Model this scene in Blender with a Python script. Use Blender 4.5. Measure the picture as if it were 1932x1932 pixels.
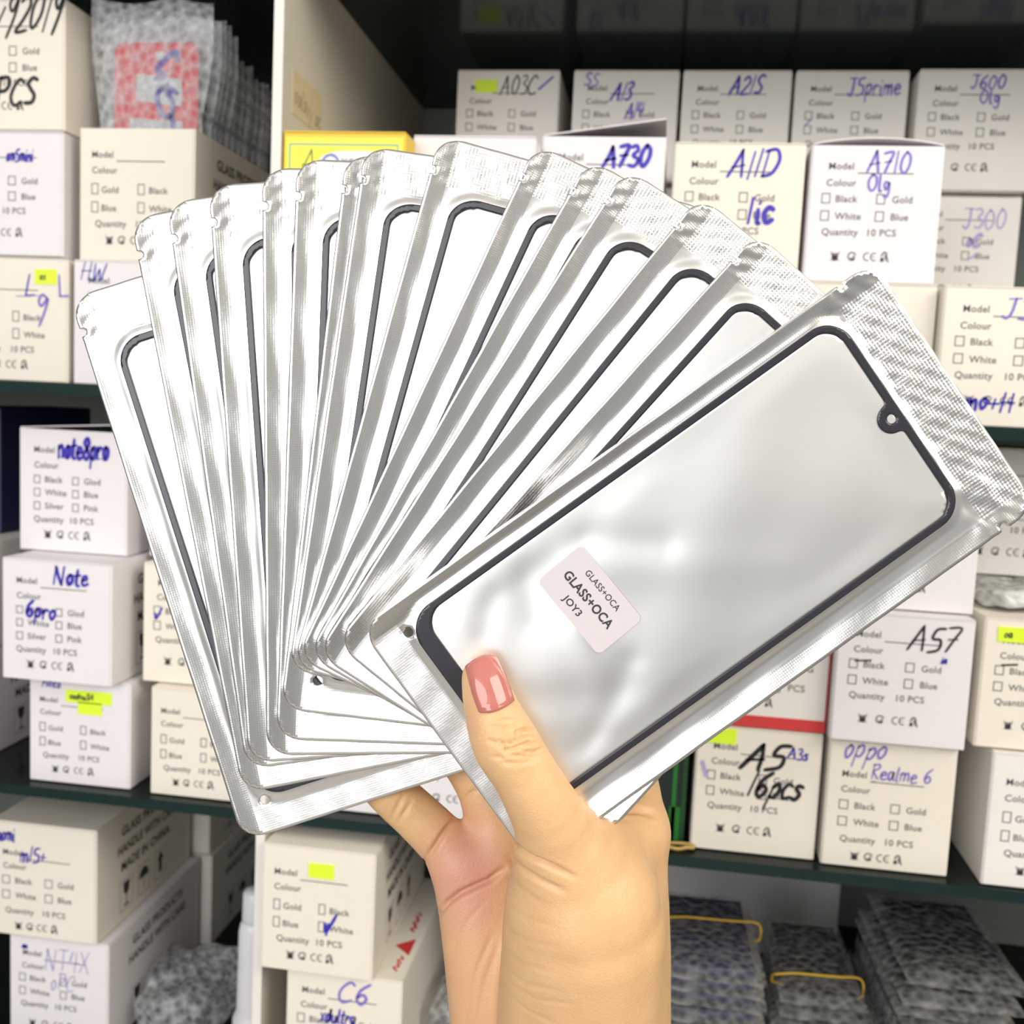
import bpy, bmesh, math, random
import numpy as np
from mathutils import Matrix, Vector, Euler
random.seed(7); np.random.seed(7)
for o in list(bpy.data.objects): bpy.data.objects.remove(o)
SC = bpy.context.scene
COL = SC.collection

# ------------------------------------------------------------------ camera, world, lights, exposure
R3 = Matrix(((0.98834054, -0.06127711, 0.13938466), (0.14477974, 0.09482054, -0.98491009), (0.04713592, 0.99360665, 0.10258667)))
EYE = Vector((0, 0, 1.4))
F = 1932.0
cam = bpy.data.cameras.new('camera'); cam.sensor_width = 36; cam.lens = 36.0
camo = bpy.data.objects.new('camera', cam); COL.objects.link(camo)
camo.matrix_world = Matrix.Translation(EYE) @ R3.to_4x4()
cam.dof.use_dof = True; cam.dof.focus_distance = 0.328; cam.dof.aperture_fstop = 19.0
cam.clip_start = 0.01
SC.camera = camo
w = bpy.data.worlds.new('world'); SC.world = w; w.use_nodes = True
w.node_tree.nodes['Background'].inputs[0].default_value = (1.0, 0.985, 0.96, 1); w.node_tree.nodes['Background'].inputs[1].default_value = 0.37
def area(name, loc, target, sx, sy, power, col=(1, 1, 1)):
    l = bpy.data.lights.new(name, 'AREA'); l.shape = 'RECTANGLE'; l.size = sx; l.size_y = sy; l.energy = power; l.color = col
    o = bpy.data.objects.new(name, l); COL.objects.link(o); o.location = loc
    d = Vector(target) - Vector(loc); o.rotation_euler = d.to_track_quat('-Z', 'Y').to_euler(); return o
area('foil_reflection_light', (-0.68, -1.9, 1.96), (-0.25, 0.6, 1.4), 1.9, 1.45, 64, (1.0, 0.99, 0.98))  # unseen light behind the camera, placed and sized for the foil reflections
area('ceiling_panel_light', (1.35, -0.25, 2.45), (0.1, 0.5, 1.35), 1.2, 1.2, 46, (1.0, 0.93, 0.82))
SC.view_settings.view_transform = 'Standard'; SC.view_settings.look = 'None'; SC.view_settings.exposure = -0.28; SC.view_settings.gamma = 1.0
SC.view_settings.use_curve_mapping = False
SC.cycles.max_bounces = 8; SC.cycles.transparent_max_bounces = 24

# ------------------------------------------------------------------ helpers
def P(px, py, d):
    """a point d metres in front of the lens plane, on the sight line of pixel (px, py)"""
    return EYE + R3 @ Vector(((px - 966) / F * d, -(py - 966) / F * d, -d))
def newmat(name):
    m = bpy.data.materials.new(name); m.use_nodes = True
    return m, m.node_tree, m.node_tree.nodes['Principled BSDF']
def mat(name, col, rough=0.6, metal=0.0, noise=0.0, nscale=40.0, bump=0.0, bscale=200.0, spec=0.5, **kw):
    m, t, b = newmat(name)
    b.inputs['Base Color'].default_value = (*col, 1); b.inputs['Roughness'].default_value = rough; b.inputs['Metallic'].default_value = metal
    b.inputs['Specular IOR Level'].default_value = spec
    tc = t.nodes.new('ShaderNodeTexCoord')
    if noise:
        n = t.nodes.new('ShaderNodeTexNoise'); n.inputs['Scale'].default_value = nscale; n.inputs['Detail'].default_value = 4
        t.links.new(tc.outputs['Object'], n.inputs['Vector'])
        mx = t.nodes.new('ShaderNodeMix'); mx.data_type = 'RGBA'
        mx.inputs[6].default_value = (*[c * (1 - noise) for c in col], 1); mx.inputs[7].default_value = (*[min(1, c * (1 + noise)) for c in col], 1)
        t.links.new(n.outputs['Fac'], mx.inputs[0]); t.links.new(mx.outputs[2], b.inputs['Base Color'])
    if bump:
        n = t.nodes.new('ShaderNodeTexNoise'); n.inputs['Scale'].default_value = bscale; n.inputs['Detail'].default_value = 3
        t.links.new(tc.outputs['Object'], n.inputs['Vector'])
        bp = t.nodes.new('ShaderNodeBump'); bp.inputs['Strength'].default_value = bump; bp.inputs['Distance'].default_value = 0.001
        t.links.new(n.outputs['Fac'], bp.inputs['Height']); t.links.new(bp.outputs['Normal'], b.inputs['Normal'])
    for k, v in kw.items(): b.inputs[k].default_value = v
    return m

PAPER = {'warm': mat('paper_warm', (0.80, 0.745, 0.65), 0.75, noise=0.03, nscale=25, bump=0.1),
         'neutral': mat('paper_neutral', (0.79, 0.76, 0.71), 0.75, noise=0.03, nscale=25, bump=0.1),
         'cool': mat('paper_cool', (0.78, 0.745, 0.76), 0.75, noise=0.03, nscale=25, bump=0.1)}
INK = [mat('ink_grey', (0.10, 0.10, 0.10), 0.8), mat('ink_black', (0.035, 0.035, 0.04), 0.7), mat('marker_blue', (0.035, 0.02, 0.42), 0.5),
       mat('marker_black', (0.012, 0.012, 0.014), 0.5), mat('marker_violet', (0.20, 0.15, 0.55), 0.6), mat('ink_red', (0.62, 0.04, 0.04), 0.6), mat('marker_pale', (0.42, 0.37, 0.66), 0.6)]
GREY, BLACK, BLUE, MARK, VIOLET, RED, PALE = range(1, 8)
M_STICK = mat('sticker_lime', (0.72, 0.95, 0.03), 0.55)
M_CARD_EDGE = mat('card_edge', (0.62, 0.52, 0.38), 0.8)
M_DARKIN = mat('carton_inside', (0.42, 0.40, 0.36), 0.85)

class MB:
    def __init__(s): s.v = []; s.f = []; s.m = []
    def add(s, vs, fs, mi=0, M=None):
        b = len(s.v)
        s.v += [tuple(M @ Vector(p)) if M is not None else tuple(p) for p in vs]
        s.f += [tuple(b + i for i in f) for f in fs]; s.m += [mi] * len(fs)
    def box(s, x0, y0, z0, x1, y1, z1, mi=0, M=None):
        v = [(x0, y0, z0), (x1, y0, z0), (x1, y1, z0), (x0, y1, z0), (x0, y0, z1), (x1, y0, z1), (x1, y1, z1), (x0, y1, z1)]
        s.add(v, [(0, 3, 2, 1), (4, 5, 6, 7), (0, 1, 5, 4), (1, 2, 6, 5), (2, 3, 7, 6), (3, 0, 4, 7)], mi, M)
    def build(s, name, mats, parent=None, bevel=0, smooth=False, seg=2):
        me = bpy.data.meshes.new(name); me.from_pydata(s.v, [], s.f)
        for m in (mats if isinstance(mats, (list, tuple)) else [mats]): me.materials.append(m)
        me.polygons.foreach_set('material_index', s.m)
        if bevel:
            bm = bmesh.new(); bm.from_mesh(me)
            bmesh.ops.bevel(bm, geom=[e for e in bm.edges if len(e.link_faces) == 2 and e.calc_face_angle(0) > 0.6], offset=bevel, segments=seg, affect='EDGES', profile=0.6)
            bm.to_mesh(me); bm.free()
        if smooth: me.polygons.foreach_set('use_smooth', [True] * len(me.polygons))
        me.update()
        o = bpy.data.objects.new(name, me); COL.objects.link(o)
        if parent is not None: o.parent = parent
        return o
def tag(o, label, cat, group=None, kind=None):
    if label: o['label'] = label
    if cat: o['category'] = cat
    if group: o['group'] = group
    if kind: o['kind'] = kind
    return o
def thing(name, label, cat, loc, rz=0, group=None):
    o = bpy.data.objects.new(name, None); COL.objects.link(o); o.empty_display_size = 0.02
    o.location = loc; o.rotation_euler = (0, 0, rz)
    return tag(o, label, cat, group)

_TC = {}
def text_mesh(s, bold=0.0):
    """verts (height-1 letters, baseline 0), faces, width"""
    if (s, bold) in _TC: return _TC[(s, bold)]
    c = bpy.data.curves.new('t', 'FONT'); c.body = s; c.size = 1.35; c.resolution_u = 3; c.offset = bold; c.space_character = 1.05
    o = bpy.data.objects.new('t', c); COL.objects.link(o)
    dg = bpy.context.evaluated_depsgraph_get(); me = o.evaluated_get(dg).to_mesh()
    v = [tuple(p.co) for p in me.vertices]; f = [tuple(p.vertices) for p in me.polygons]
    o.evaluated_get(dg).to_mesh_clear(); bpy.data.objects.remove(o); bpy.data.curves.remove(c)
    x0 = min(p[0] for p in v); wd = max(p[0] for p in v) - x0
    _TC[(s, bold)] = ([(p[0] - x0, p[1]) for p in v], f, wd)
    return _TC[(s, bold)]
def catmull(pts, n=5):
    if len(pts) < 3: return pts
    p = [pts[0]] + list(pts) + [pts[-1]]; out = []
    for i in range(1, len(p) - 2):
        a, b, c, d = (np.array(q, float) for q in p[i - 1:i + 3])
        for k in range(n):
            t = k / n
            out.append(tuple(0.5 * ((2 * b) + (c - a) * t + (2 * a - 5 * b + 4 * c - d) * t * t + (3 * b - a - 3 * c + d) * t ** 3)))
    out.append(tuple(pts[-1])); return out
def ribbon(pts, wd):
    """flat stroke in 2D with round-ish ends"""
    pts = np.array(pts, float); n = len(pts)
    if n == 1: pts = np.array([pts[0], pts[0] + [wd * .3, 0]]); n = 2
    t = np.gradient(pts, axis=0); L = np.linalg.norm(t, axis=1)[:, None]; t = t / np.maximum(L, 1e-9)
    pts[0] -= t[0] * wd * .35; pts[-1] += t[-1] * wd * .35
    nn = np.stack([-t[:, 1], t[:, 0]], 1)
    ww = np.full(n, wd / 2); ww[0] *= .6; ww[-1] *= .6
    l = pts + nn * ww[:, None]; r = pts - nn * ww[:, None]
    v = [tuple(q) for q in l] + [tuple(q) for q in r]
    f = [(i, n + i, n + i + 1, i + 1) for i in range(n - 1)]
    return v, f
# hand-written letters: strokes on a unit-high grid
G = {
 'A': (.7, [[(0, 0), (.2, .5), (.38, 1)], [(.38, 1), (.5, .5), (.6, 0)], [(.1, .35), (.6, .42)]]),
 'B': (.6, [[(.05, 0), (.1, .5), (.12, 1)], [(.12, 1), (.5, .9), (.42, .6), (.15, .52), (.55, .4), (.5, .05), (.05, 0)]]),
 'C': (.65, [[(.6, .85), (.4, 1), (.12, .7), (.05, .3), (.25, 0), (.6, .12)]]),
 'D': (.7, [[(.1, 0), (.12, .95)], [(.0, .95), (.45, 1), (.68, .6), (.5, .12), (.1, 0)]]),
 'H': (.7, [[(.1, 0), (.12, 1)], [(.55, 0), (.58, 1)], [(0, .5), (.7, .52)]]),
 'I': (.25, [[(.1, 0), (.12, 1)]]), 'J': (.6, [[(.1, 1), (.6, 1)], [(.4, 1), (.38, .3), (.25, 0), (.05, .12)]]),
 'L': (.5, [[(.1, 1), (.08, .1), (.12, 0), (.5, .03)]]), 'N': (.75, [[(.05, 0), (.1, 1)], [(.1, 1), (.3, .5), (.55, 0)], [(.55, 0), (.62, 1)]]),
 'O': (.65, [[(.35, 1), (.08, .65), (.1, .2), (.35, 0), (.58, .35), (.55, .8), (.32, 1)]]),
 'P': (.6, [[(.1, -.05), (.12, 1)], [(.05, .95), (.45, 1), (.55, .75), (.4, .5), (.12, .45)]]),
 'R': (.6, [[(.1, 0), (.12, 1)], [(.05, .95), (.45, 1), (.5, .75), (.15, .5), (.55, 0)]]),
 'S': (.55, [[(.52, .9), (.3, 1), (.1, .78), (.25, .55), (.48, .35), (.4, .05), (.05, .05)]]),
 'T': (.6, [[(0, 1), (.6, 1)], [(.3, 1), (.28, 0)]]), 'W': (.9, [[(.05, 1), (.2, 0), (.42, .7), (.6, 0), (.85, 1)]]),
 'X': (.6, [[(.05, 0), (.55, 1)], [(.05, 1), (.55, 0)]]), 'Y': (.6, [[(.05, 1), (.25, .5)], [(.58, 1), (.1, -.2)]]),
 '0': (.6, [[(.3, 1), (.08, .65), (.1, .2), (.3, 0), (.52, .35), (.5, .8), (.28, 1)]]), '1': (.25, [[(.15, 1), (.1, 0)]]),
 '2': (.55, [[(.05, .8), (.28, 1), (.5, .75), (.3, .35), (.05, .02), (.55, .05)]]),
 '3': (.5, [[(.05, .92), (.3, 1), (.42, .78), (.2, .55), (.48, .35), (.35, .02), (.03, .05)]]),
 '4': (.55, [[(.15, 1), (.05, .45), (.5, .5)], [(.42, .95), (.36, 0)]]), '5': (.55, [[(.5, 1), (.15, .95), (.1, .6), (.42, .55), (.45, .15), (.05, 0)]]),
 '6': (.55, [[(.48, 1), (.15, .65), (.08, .2), (.3, 0), (.48, .25), (.3, .48), (.1, .3)]]), '7': (.55, [[(.02, .95), (.52, 1), (.35, .5), (.2, 0)], [(.15, .5), (.48, .55)]]),
 '8': (.5, [[(.28, .52), (.08, .8), (.28, 1), (.45, .8), (.28, .52), (.05, .25), (.26, 0), (.48, .22), (.28, .52)]]),
 '9': (.5, [[(.42, .85), (.2, 1), (.08, .75), (.25, .55), (.42, .85), (.4, .4), (.25, -.15)]]),
 'a': (.5, [[(.4, .55), (.15, .58), (.05, .25), (.2, 0), (.4, .4), (.4, .55), (.42, .1), (.5, 0)]]), 'c': (.42, [[(.4, .5), (.2, .58), (.05, .3), (.2, 0), (.42, .1)]]),
 'd': (.5, [[(.38, .5), (.15, .55), (.05, .2), (.2, 0), (.38, .3), (.42, 1), (.42, .05)]]), 'e': (.45, [[(.06, .3), (.36, .35), (.3, .55), (.12, .5), (.06, .2), (.2, 0), (.45, .1)]]),
 'g': (.45, [[(.38, .5), (.15, .58), (.05, .3), (.2, .1), (.38, .5), (.36, -.1), (.2, -.35), (.02, -.2)]]),
 'i': (.22, [[(.1, .55), (.1, .05), (.2, 0)], [(.12, .8), (.13, .84)]]), 'k': (.45, [[(.08, 1), (.06, 0)], [(.4, .6), (.1, .3), (.42, 0)]]),
 'l': (.25, [[(.1, 1), (.08, .1), (.22, 0)]]), 'm': (.7, [[(.05, .55), (.05, 0)], [(.05, .4), (.22, .58), (.32, .4), (.32, 0)], [(.32, .4), (.5, .58), (.6, .4), (.62, 0)]]),
 'n': (.5, [[(.06, .55), (.06, 0)], [(.06, .4), (.28, .58), (.4, .4), (.42, 0)]]), 'o': (.45, [[(.22, .58), (.05, .35), (.18, 0), (.38, .2), (.36, .5), (.2, .58)]]),
 'p': (.48, [[(.1, .55), (.06, -.4)], [(.08, .45), (.3, .6), (.42, .35), (.28, .05), (.08, .1)]]), 'r': (.4, [[(.06, .55), (.06, 0)], [(.06, .35), (.2, .55), (.38, .52)]]),
 's': (.4, [[(.36, .5), (.18, .58), (.1, .42), (.32, .22), (.22, 0), (.03, .05)]]), 't': (.35, [[(.18, .9), (.14, .1), (.3, 0)], [(.0, .58), (.34, .62)]]),
 'u': (.5, [[(.06, .55), (.08, .1), (.25, 0), (.4, .3), (.42, .55), (.42, .1), (.5, 0)]]), 'x': (.42, [[(.05, 0), (.4, .55)], [(.05, .55), (.38, 0)]]), 'y': (.45, [[(.05, .55), (.2, .15)], [(.42, .58), (.05, -.4)]]),
 '+': (.5, [[(.25, .6), (.23, .1)], [(.02, .35), (.48, .37)]]), '&': (.6, [[(.5, .1), (.2, .7), (.3, 1), (.42, .78), (.1, .35), (.2, 0), (.55, .4)]]),
 '/': (.4, [[(0, 0), (.5, .9)]]), 'v': (.5, [[(0, .5), (.15, .05), (.5, 1)]]), '-': (.6, [[(0, .3), (.6, .55)]]), '~': (.8, [[(0, .2), (.3, .5), (.5, .2), (.8, .4)]]), ' ': (.35, []), '_': (1, [[(0, 0), (1, .02)]]), ',': (.3, [[(.2, .1), (.1, -.1)]])}
def scrawl(mb, s, x, z, h, ink, wd, M, slant=.16, xs=1.0, tilt=0.0, seed=0):
    rnd = random.Random(s + str(seed)); cx = 0
    for ch in s:
        adv, strokes = G.get(ch, G['o'])
        dy = rnd.uniform(-.06, .06)
        for st in strokes:
            pts = [((cx + px + slant * pz + rnd.uniform(-.02, .02)) * h * xs, (pz + dy + rnd.uniform(-.02, .02)) * h) for px, pz in st]
            pts = [(x + a * math.cos(tilt) - b * math.sin(tilt), z + a * math.sin(tilt) + b * math.cos(tilt)) for a, b in pts]
            v, f = ribbon(catmull(pts), wd * rnd.uniform(.85, 1.1))
            mb.add([(p[0], p[1], 0) for p in v], f, ink, M)
        cx += adv + .08
def put_text(mb, s, x, z, h, ink, M, bold=0.0, xs=1.0):
    v, f, wd = text_mesh(s, bold)
    mb.add([(x + p[0] * h * xs, z + p[1] * h, 0) for p in v], f, ink, M)
    return wd * h * xs
def frame_rect(mb, x, z, a, b, t, ink, M):
    for (x0, z0, x1, z1) in ((x, z, x + a, z + t), (x, z + b - t, x + a, z + b), (x, z + t, x + t, z + b - t), (x + a - t, z + t, x + a, z + b - t)):
        mb.add([(x0, z0, 0), (x1, z0, 0), (x1, z1, 0), (x0, z1, 0)], [(0, 1, 2, 3)], ink, M)
def poly(mb, pts, ink, M): mb.add([(p[0], p[1], 0) for p in pts], [tuple(range(len(pts)))], ink, M)
def arc(mb, cx, cz, r, a0, a1, wd, ink, M, n=14):
    pts = [(cx + r * math.cos(math.radians(a0 + (a1 - a0) * i / n)), cz + r * math.sin(math.radians(a0 + (a1 - a0) * i / n))) for i in range(n + 1)]
    v, f = ribbon(pts, wd); mb.add([(p[0], p[1], 0) for p in v], f, ink, M)
def marks(mb, xs, z, s, M):
    """the row of four packing marks: crossed bin, recycling disc, CE, corrugated arch"""
    x = xs[0]
    poly(mb, [(x + .22 * s, z), (x + .78 * s, z), (x + .86 * s, z + .62 * s), (x + .14 * s, z + .62 * s)], BLACK, M)
    poly(mb, [(x + .05 * s, z + .68 * s), (x + .95 * s, z + .68 * s), (x + .95 * s, z + .8 * s), (x + .05 * s, z + .8 * s)], BLACK, M)
    v, f = ribbon([(x, z), (x + s, z + s)], .09 * s); mb.add([(p[0], p[1], .0001) for p in v], f, BLACK, M)
    v, f = ribbon([(x + s, z), (x, z + s)], .09 * s); mb.add([(p[0], p[1], .0001) for p in v], f, BLACK, M)
    x = xs[1] + .5 * s
    arc(mb, x, z + .5 * s, .42 * s, 20, 320, .14 * s, BLACK, M); arc(mb, x + .05 * s, z + .42 * s, .18 * s, -160, 60, .16 * s, BLACK, M)
    x = xs[2] + .45 * s
    arc(mb, x, z + .5 * s, .4 * s, 70, 290, .12 * s, BLACK, M); arc(mb, x + .75 * s, z + .5 * s, .4 * s, 70, 290, .12 * s, BLACK, M)
    v, f = ribbon([(x + .38 * s, z + .5 * s), (x + .78 * s, z + .5 * s)], .11 * s); mb.add([(p[0], p[1], 0) for p in v], f, BLACK, M)
    x = xs[3]
    poly(mb, [(x, z), (x + .36 * s, z), (x + .4 * s, z + .45 * s), (x + .05 * s, z + .45 * s)], BLACK, M)
    v, f = ribbon(catmull([(x + .1 * s, z + .62 * s), (x + .35 * s, z + 1.0 * s), (x + .62 * s, z + .9 * s), (x + .7 * s, z + .45 * s), (x + .85 * s, z)]), .16 * s)
    mb.add([(p[0], p[1], 0) for p in v], f, BLACK, M)
    v, f = ribbon(catmull([(x + .35 * s, z + .7 * s), (x + .52 * s, z + .6 * s), (x + .55 * s, z + .1 * s)]), .1 * s); mb.add([(p[0], p[1], 0) for p in v], f, BLACK, M)

LAY = {'B': dict(model=(.14, .185), colour=(.13, .305), rows=[(.42, 'Black', 'Gold'), (.545, 'White', 'Blue')], c=(.10, .21, .515, .635), qty=(.12, .66, .47), icons=(.845, (.20, .33, .45, .58)), cb=(.068, .075)),
       'C': dict(model=(.12, .29), colour=(.12, .41), rows=[(.535, 'Black', 'Gold'), (.665, 'White', 'Blue')], c=(.11, .235, .515, .64), qty=(.14, .80, .50), icons=(.94, (.23, .34, .44, .575)), cb=(.075, .075)),
       'G': dict(model=(.11, .235), colour=(.11, .355), rows=[(.505, 'Gold', 'Black'), (.645, 'Blue', 'White')], c=(.105, .195, .51, .61), qty=(.14, .765, .50), icons=(.90, (.23, .34, .45, .585)), cb=(.062, .085)),
       'N': dict(model=(.14, .20), colour=(.14, .325), rows=[(.44, 'Black', 'Glod'), (.545, 'White', 'Blue'), (.655, 'Silver', 'Pink')], c=(.135, .24, .495, .605), qty=(.135, .765, .48), icons=(.895, (.23, .35, .46, .60)), cb=(.062, .066))}
def print_front(mb, w, h, lay, M):
    L = LAY[lay]; th = .052 * h
    Z = lambda f: h * (1 - f)
    wd = put_text(mb, 'Model', L['model'][0] * w, Z(L['model'][1]), th, GREY, M, .020)
    x0 = L['model'][0] * w + wd + .03 * w
    z = Z(L['model'][1] + .03); poly(mb, [(x0, z), (x0 + .42 * w, z), (x0 + .42 * w, z + .008 * h), (x0, z + .008 * h)], GREY, M)
    put_text(mb, 'Colour', L['colour'][0] * w, Z(L['colour'][1]), th, GREY, M, .020)
    for f, a, b in L['rows']:
        for cx, tx, s in ((L['c'][0], L['c'][1], a), (L['c'][2], L['c'][3], b)):
            frame_rect(mb, cx * w, Z(f + .012), L['cb'][0] * w, L['cb'][1] * h, .0007, GREY, M)
            put_text(mb, s, tx * w, Z(f), th, GREY, M, .020)
    put_text(mb, 'Quantity', L['qty'][0] * w, Z(L['qty'][1]), th, GREY, M, .020); put_text(mb, '10 PCS', L['qty'][2] * w, Z(L['qty'][1]), th, GREY, M, .020)
    zi, xs = L['icons']; marks(mb, [x * w for x in xs], Z(zi), .068 * h, M)
def print_side(mb, d, h, M, lines=3):
    for i, s in enumerate(('GLASS PRODUCTS', 'HANDLE WITH CARE', 'MADE IN CHINA')[:lines]):
        wd = text_mesh(s, .035)[2]; th = .085 * h; xs = min(1.0, .62 * d / (wd * th))
        put_text(mb, s, d * (.23 - .035 * (i == 1)), h * (.78 - .16 * i), th, BLACK, M, .035, xs)
    s = .22 * h; z = .12 * h
    for k, x in enumerate((.22 * d, .40 * d, .58 * d)):
        frame_rect(mb, x, z - .03 * h, .95 * s, s * 1.25, .0004, GREY, M)
        cx = x + .48 * s
        if k == 0:
            poly(mb, [(cx - .25 * s, z + s), (cx + .25 * s, z + s), (cx + .2 * s, z + .6 * s), (cx + .03 * s, z + .45 * s), (cx - .03 * s, z + .45 * s), (cx - .2 * s, z + .6 * s)], BLACK, M)
            poly(mb, [(cx - .03 * s, z + .45 * s), (cx + .03 * s, z + .45 * s), (cx + .03 * s, z + .08 * s), (cx - .03 * s, z + .08 * s)], BLACK, M)
            poly(mb, [(cx - .18 * s, z + .08 * s), (cx + .18 * s, z + .08 * s), (cx + .18 * s, z), (cx - .18 * s, z)], BLACK, M)
        elif k == 1:
            poly(mb, [(cx + .38 * s * math.cos(a), z + .55 * s + .42 * s * math.sin(a)) for a in [math.pi * i / 10 for i in range(11)]], BLACK, M)
            poly(mb, [(cx - .02 * s, z + .55 * s), (cx + .02 * s, z + .55 * s), (cx + .02 * s, z + .1 * s), (cx - .02 * s, z + .1 * s)], BLACK, M)
        else:
            poly(mb, [(cx, z + 1.05 * s), (cx + .26 * s, z + .65 * s), (cx - .26 * s, z + .65 * s)], BLACK, M)
            poly(mb, [(cx - .13 * s, z + .65 * s), (cx + .13 * s, z + .65 * s), (cx + .13 * s, z + .1 * s), (cx - .13 * s, z + .1 * s)], BLACK, M)

MF = Matrix(((1, 0, 0, 0), (0, 0, 0, -.0009), (0, 1, 0, 0), (0, 0, 0, 1)))     # print plane on the front of a carton
def MS(w): return Matrix(((0, 0, 0, w + .00015), (1, 0, 0, 0), (0, 1, 0, 0), (0, 0, 0, 1)))   # on its right-hand side
def carton(x, y, z, w, h, d, lay, label, paper='warm', hand=(), stickers=(), lid='flat', side=0, rz=0, group='white parts cartons on the shelves', open_top=False, plain=False):
    t = thing('carton', label, 'box', (x, y, z), rz, group)
    pm = PAPER[paper]; slots = [pm] + INK
    mb = MB(); lt = .0008
    if open_top or lid in ('open', 'ajar'):
        k = .0012
        mb.box(0, 0, 0, w, d, k); mb.box(0, 0, k, w, k, h - .001); mb.box(0, d - k, k, w, d, h - .001); mb.box(0, k, k, k, d - k, h - .001); mb.box(w - k, k, k, w, d - k, h - .001)
        b = mb
        if side: print_side(mb, d, h, MS(w), side)
        b.build('carton_body', slots, t)
    else:
        mb.box(0, 0, 0, w, d, h - lt)
        o = mb.build('carton_body', slots, t, bevel=.0012)
        if side:
            m2 = MB(); m2.v = [tuple(v.co) for v in o.data.vertices]; m2.f = [tuple(p.vertices) for p in o.data.polygons]; m2.m = [0] * len(m2.f)
            print_side(m2, d, h, MS(w), side)
            bpy.data.objects.remove(o); m2.build('carton_body', slots, t)
    mb = MB(); e = .0014
    mb.box(e, -.0008, e * .6, w - e, .0002, h - e, 0)
    hp = min(h, .0965); MP = MF @ Matrix.Translation((0, h - hp, 0))
    if not plain: print_front(mb, w, hp, lay, MP)
    for i, a in enumerate(hand):
        s, fx, fz, fh, ink, wd = a[:6]; kw = a[6] if len(a) > 6 else {}
        Mh = MF.copy(); Mh[1][3] = -.0011 - .00004 * i
        scrawl(mb, s, fx * w, h - fz * hp, fh * hp, ink, wd, Mh, seed=i, **kw)
    mb.build('front_flap', slots, t)
    for (fx, fz, fw, fh, txt) in stickers:
        ms = MB(); ms.box(fx * w, -.0015, (1 - fz - fh) * h, (fx + fw) * w, -.0009, (1 - fz) * h, 0)
        Mh = MF.copy(); Mh[1][3] = -.0017
        if txt: scrawl(ms, txt, (fx + .04) * w, (1 - fz - fh * .72) * h, fh * .5 * h, 1, .0009, Mh)
        so = ms.build('price_sticker', [M_STICK, INK[1]], t); so['label'] = 'lime yellow sticker'
    if not open_top:
        ml = MB()
        if lid == 'flat': ml.box(.0008, -.0004, 0, w - .0008, d - .001, lt)
        else:
            n = 12; rise = {'open': .012, 'ajar': .006, 'bulge': .0045}[lid]
            for i in range(n + 1):
                u = i / n; zz = rise * (u if lid != 'bulge' else math.sin(math.pi * u) ** .8)
                for yy in (-.0004, d - .001):
                    ml.v += [(.0008 + (w - .0016) * u, yy, zz), (.0008 + (w - .0016) * u, yy, zz + lt)]
            for i in range(n):
                a = 4 * i; b = a + 4
                for q in ((a + 1, b + 1, b + 3, a + 3), (a, a + 2, b + 2, b), (a, b, b + 1, a + 1), (a + 2, a + 3, b + 3, b + 2)): ml.f.append(q); ml.m.append(0)
            ml.f += [(0, 1, 3, 2), (4 * n, 4 * n + 2, 4 * n + 3, 4 * n + 1)]; ml.m += [0, 0]
        lo = ml.build('top_flap', [pm], t); lo.location = (0, 0, h - lt)
    return t

exec_after = []
# ------------------------------------------------------------------ the setting
M_WALL = mat('wall_paint', (0.55, 0.55, 0.53), 0.9, noise=0.05, nscale=8)
M_FLOOR = mat('floor_tile', (0.42, 0.40, 0.37), 0.4, noise=0.06, nscale=6)
M_CEIL = mat('ceiling_paint', (0.75, 0.75, 0.74), 0.9, noise=0.03, nscale=8)
def slab(name, x0, y0, z0, x1, y1, z1, m):
    b = MB(); b.box(x0, y0, z0, x1, y1, z1); return tag(b.build(name, m), None, None, kind='structure')
slab('floor', -3, -3, -.05, 3, 1.3, 0, M_FLOOR)
slab('wall_back', -3, 1.16, 0, 3, 1.3, 2.7, M_WALL)
slab('ceiling', -3, -3, 2.7, 3, 1.3, 2.75, M_CEIL)

M_PANEL = mat('panel_board', (0.60, 0.565, 0.48), 0.55, noise=0.06, nscale=12)
M_EDGEB = mat('panel_edge', (0.78, 0.75, 0.70), 0.6, noise=0.05, nscale=30)
M_BACK = mat('back_mirror_grey', (0.17, 0.185, 0.165), 0.45, noise=0.15, nscale=6)
m, t_, b_ = newmat('shelf_glass'); M_GLASS = m
tr = t_.nodes.new('ShaderNodeBsdfTransparent'); tr.inputs[0].default_value = (0.66, 0.72, 0.66, 1)
mxs = t_.nodes.new('ShaderNodeMixShader'); fr = t_.nodes.new('ShaderNodeFresnel'); fr.inputs[0].default_value = 1.5
b_.inputs['Base Color'].default_value = (0.02, 0.03, 0.026, 1); b_.inputs['Roughness'].default_value = 0.15
mth = t_.nodes.new('ShaderNodeMath'); mth.operation = 'ADD'; mth.inputs[1].default_value = 0.34
t_.links.new(fr.outputs[0], mth.inputs[0]); t_.links.new(mth.outputs[0], mxs.inputs[0]); t_.links.new(tr.outputs[0], mxs.inputs[1]); t_.links.new(b_.outputs[0], mxs.inputs[2])
t_.links.new(mxs.outputs[0], t_.nodes['Material Output'].inputs[0])
M_GEDGE = mat('glass_edge', (0.006, 0.022, 0.02), 0.12)
unit = thing('shelving_unit', 'grey shelving unit with dark glass shelves and a cream upright divider holding all cartons', 'shelving', (-.28, .7, 0))
def part(name, x0, y0, z0, x1, y1, z1, m, bevel=0):
    b = MB(); b.box(x0, y0, z0, x1, y1, z1); o = b.build(name, m, None, bevel); o.parent = unit; o.matrix_parent_inverse = Matrix.Translation((.28, -.7, 0)); return o
part('end_panel', -.985, .695, 0, -.96, 1.12, 2.1, M_PANEL); part('end_panel', .70, .695, 0, .725, 1.12, 2.1, M_PANEL)
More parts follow.
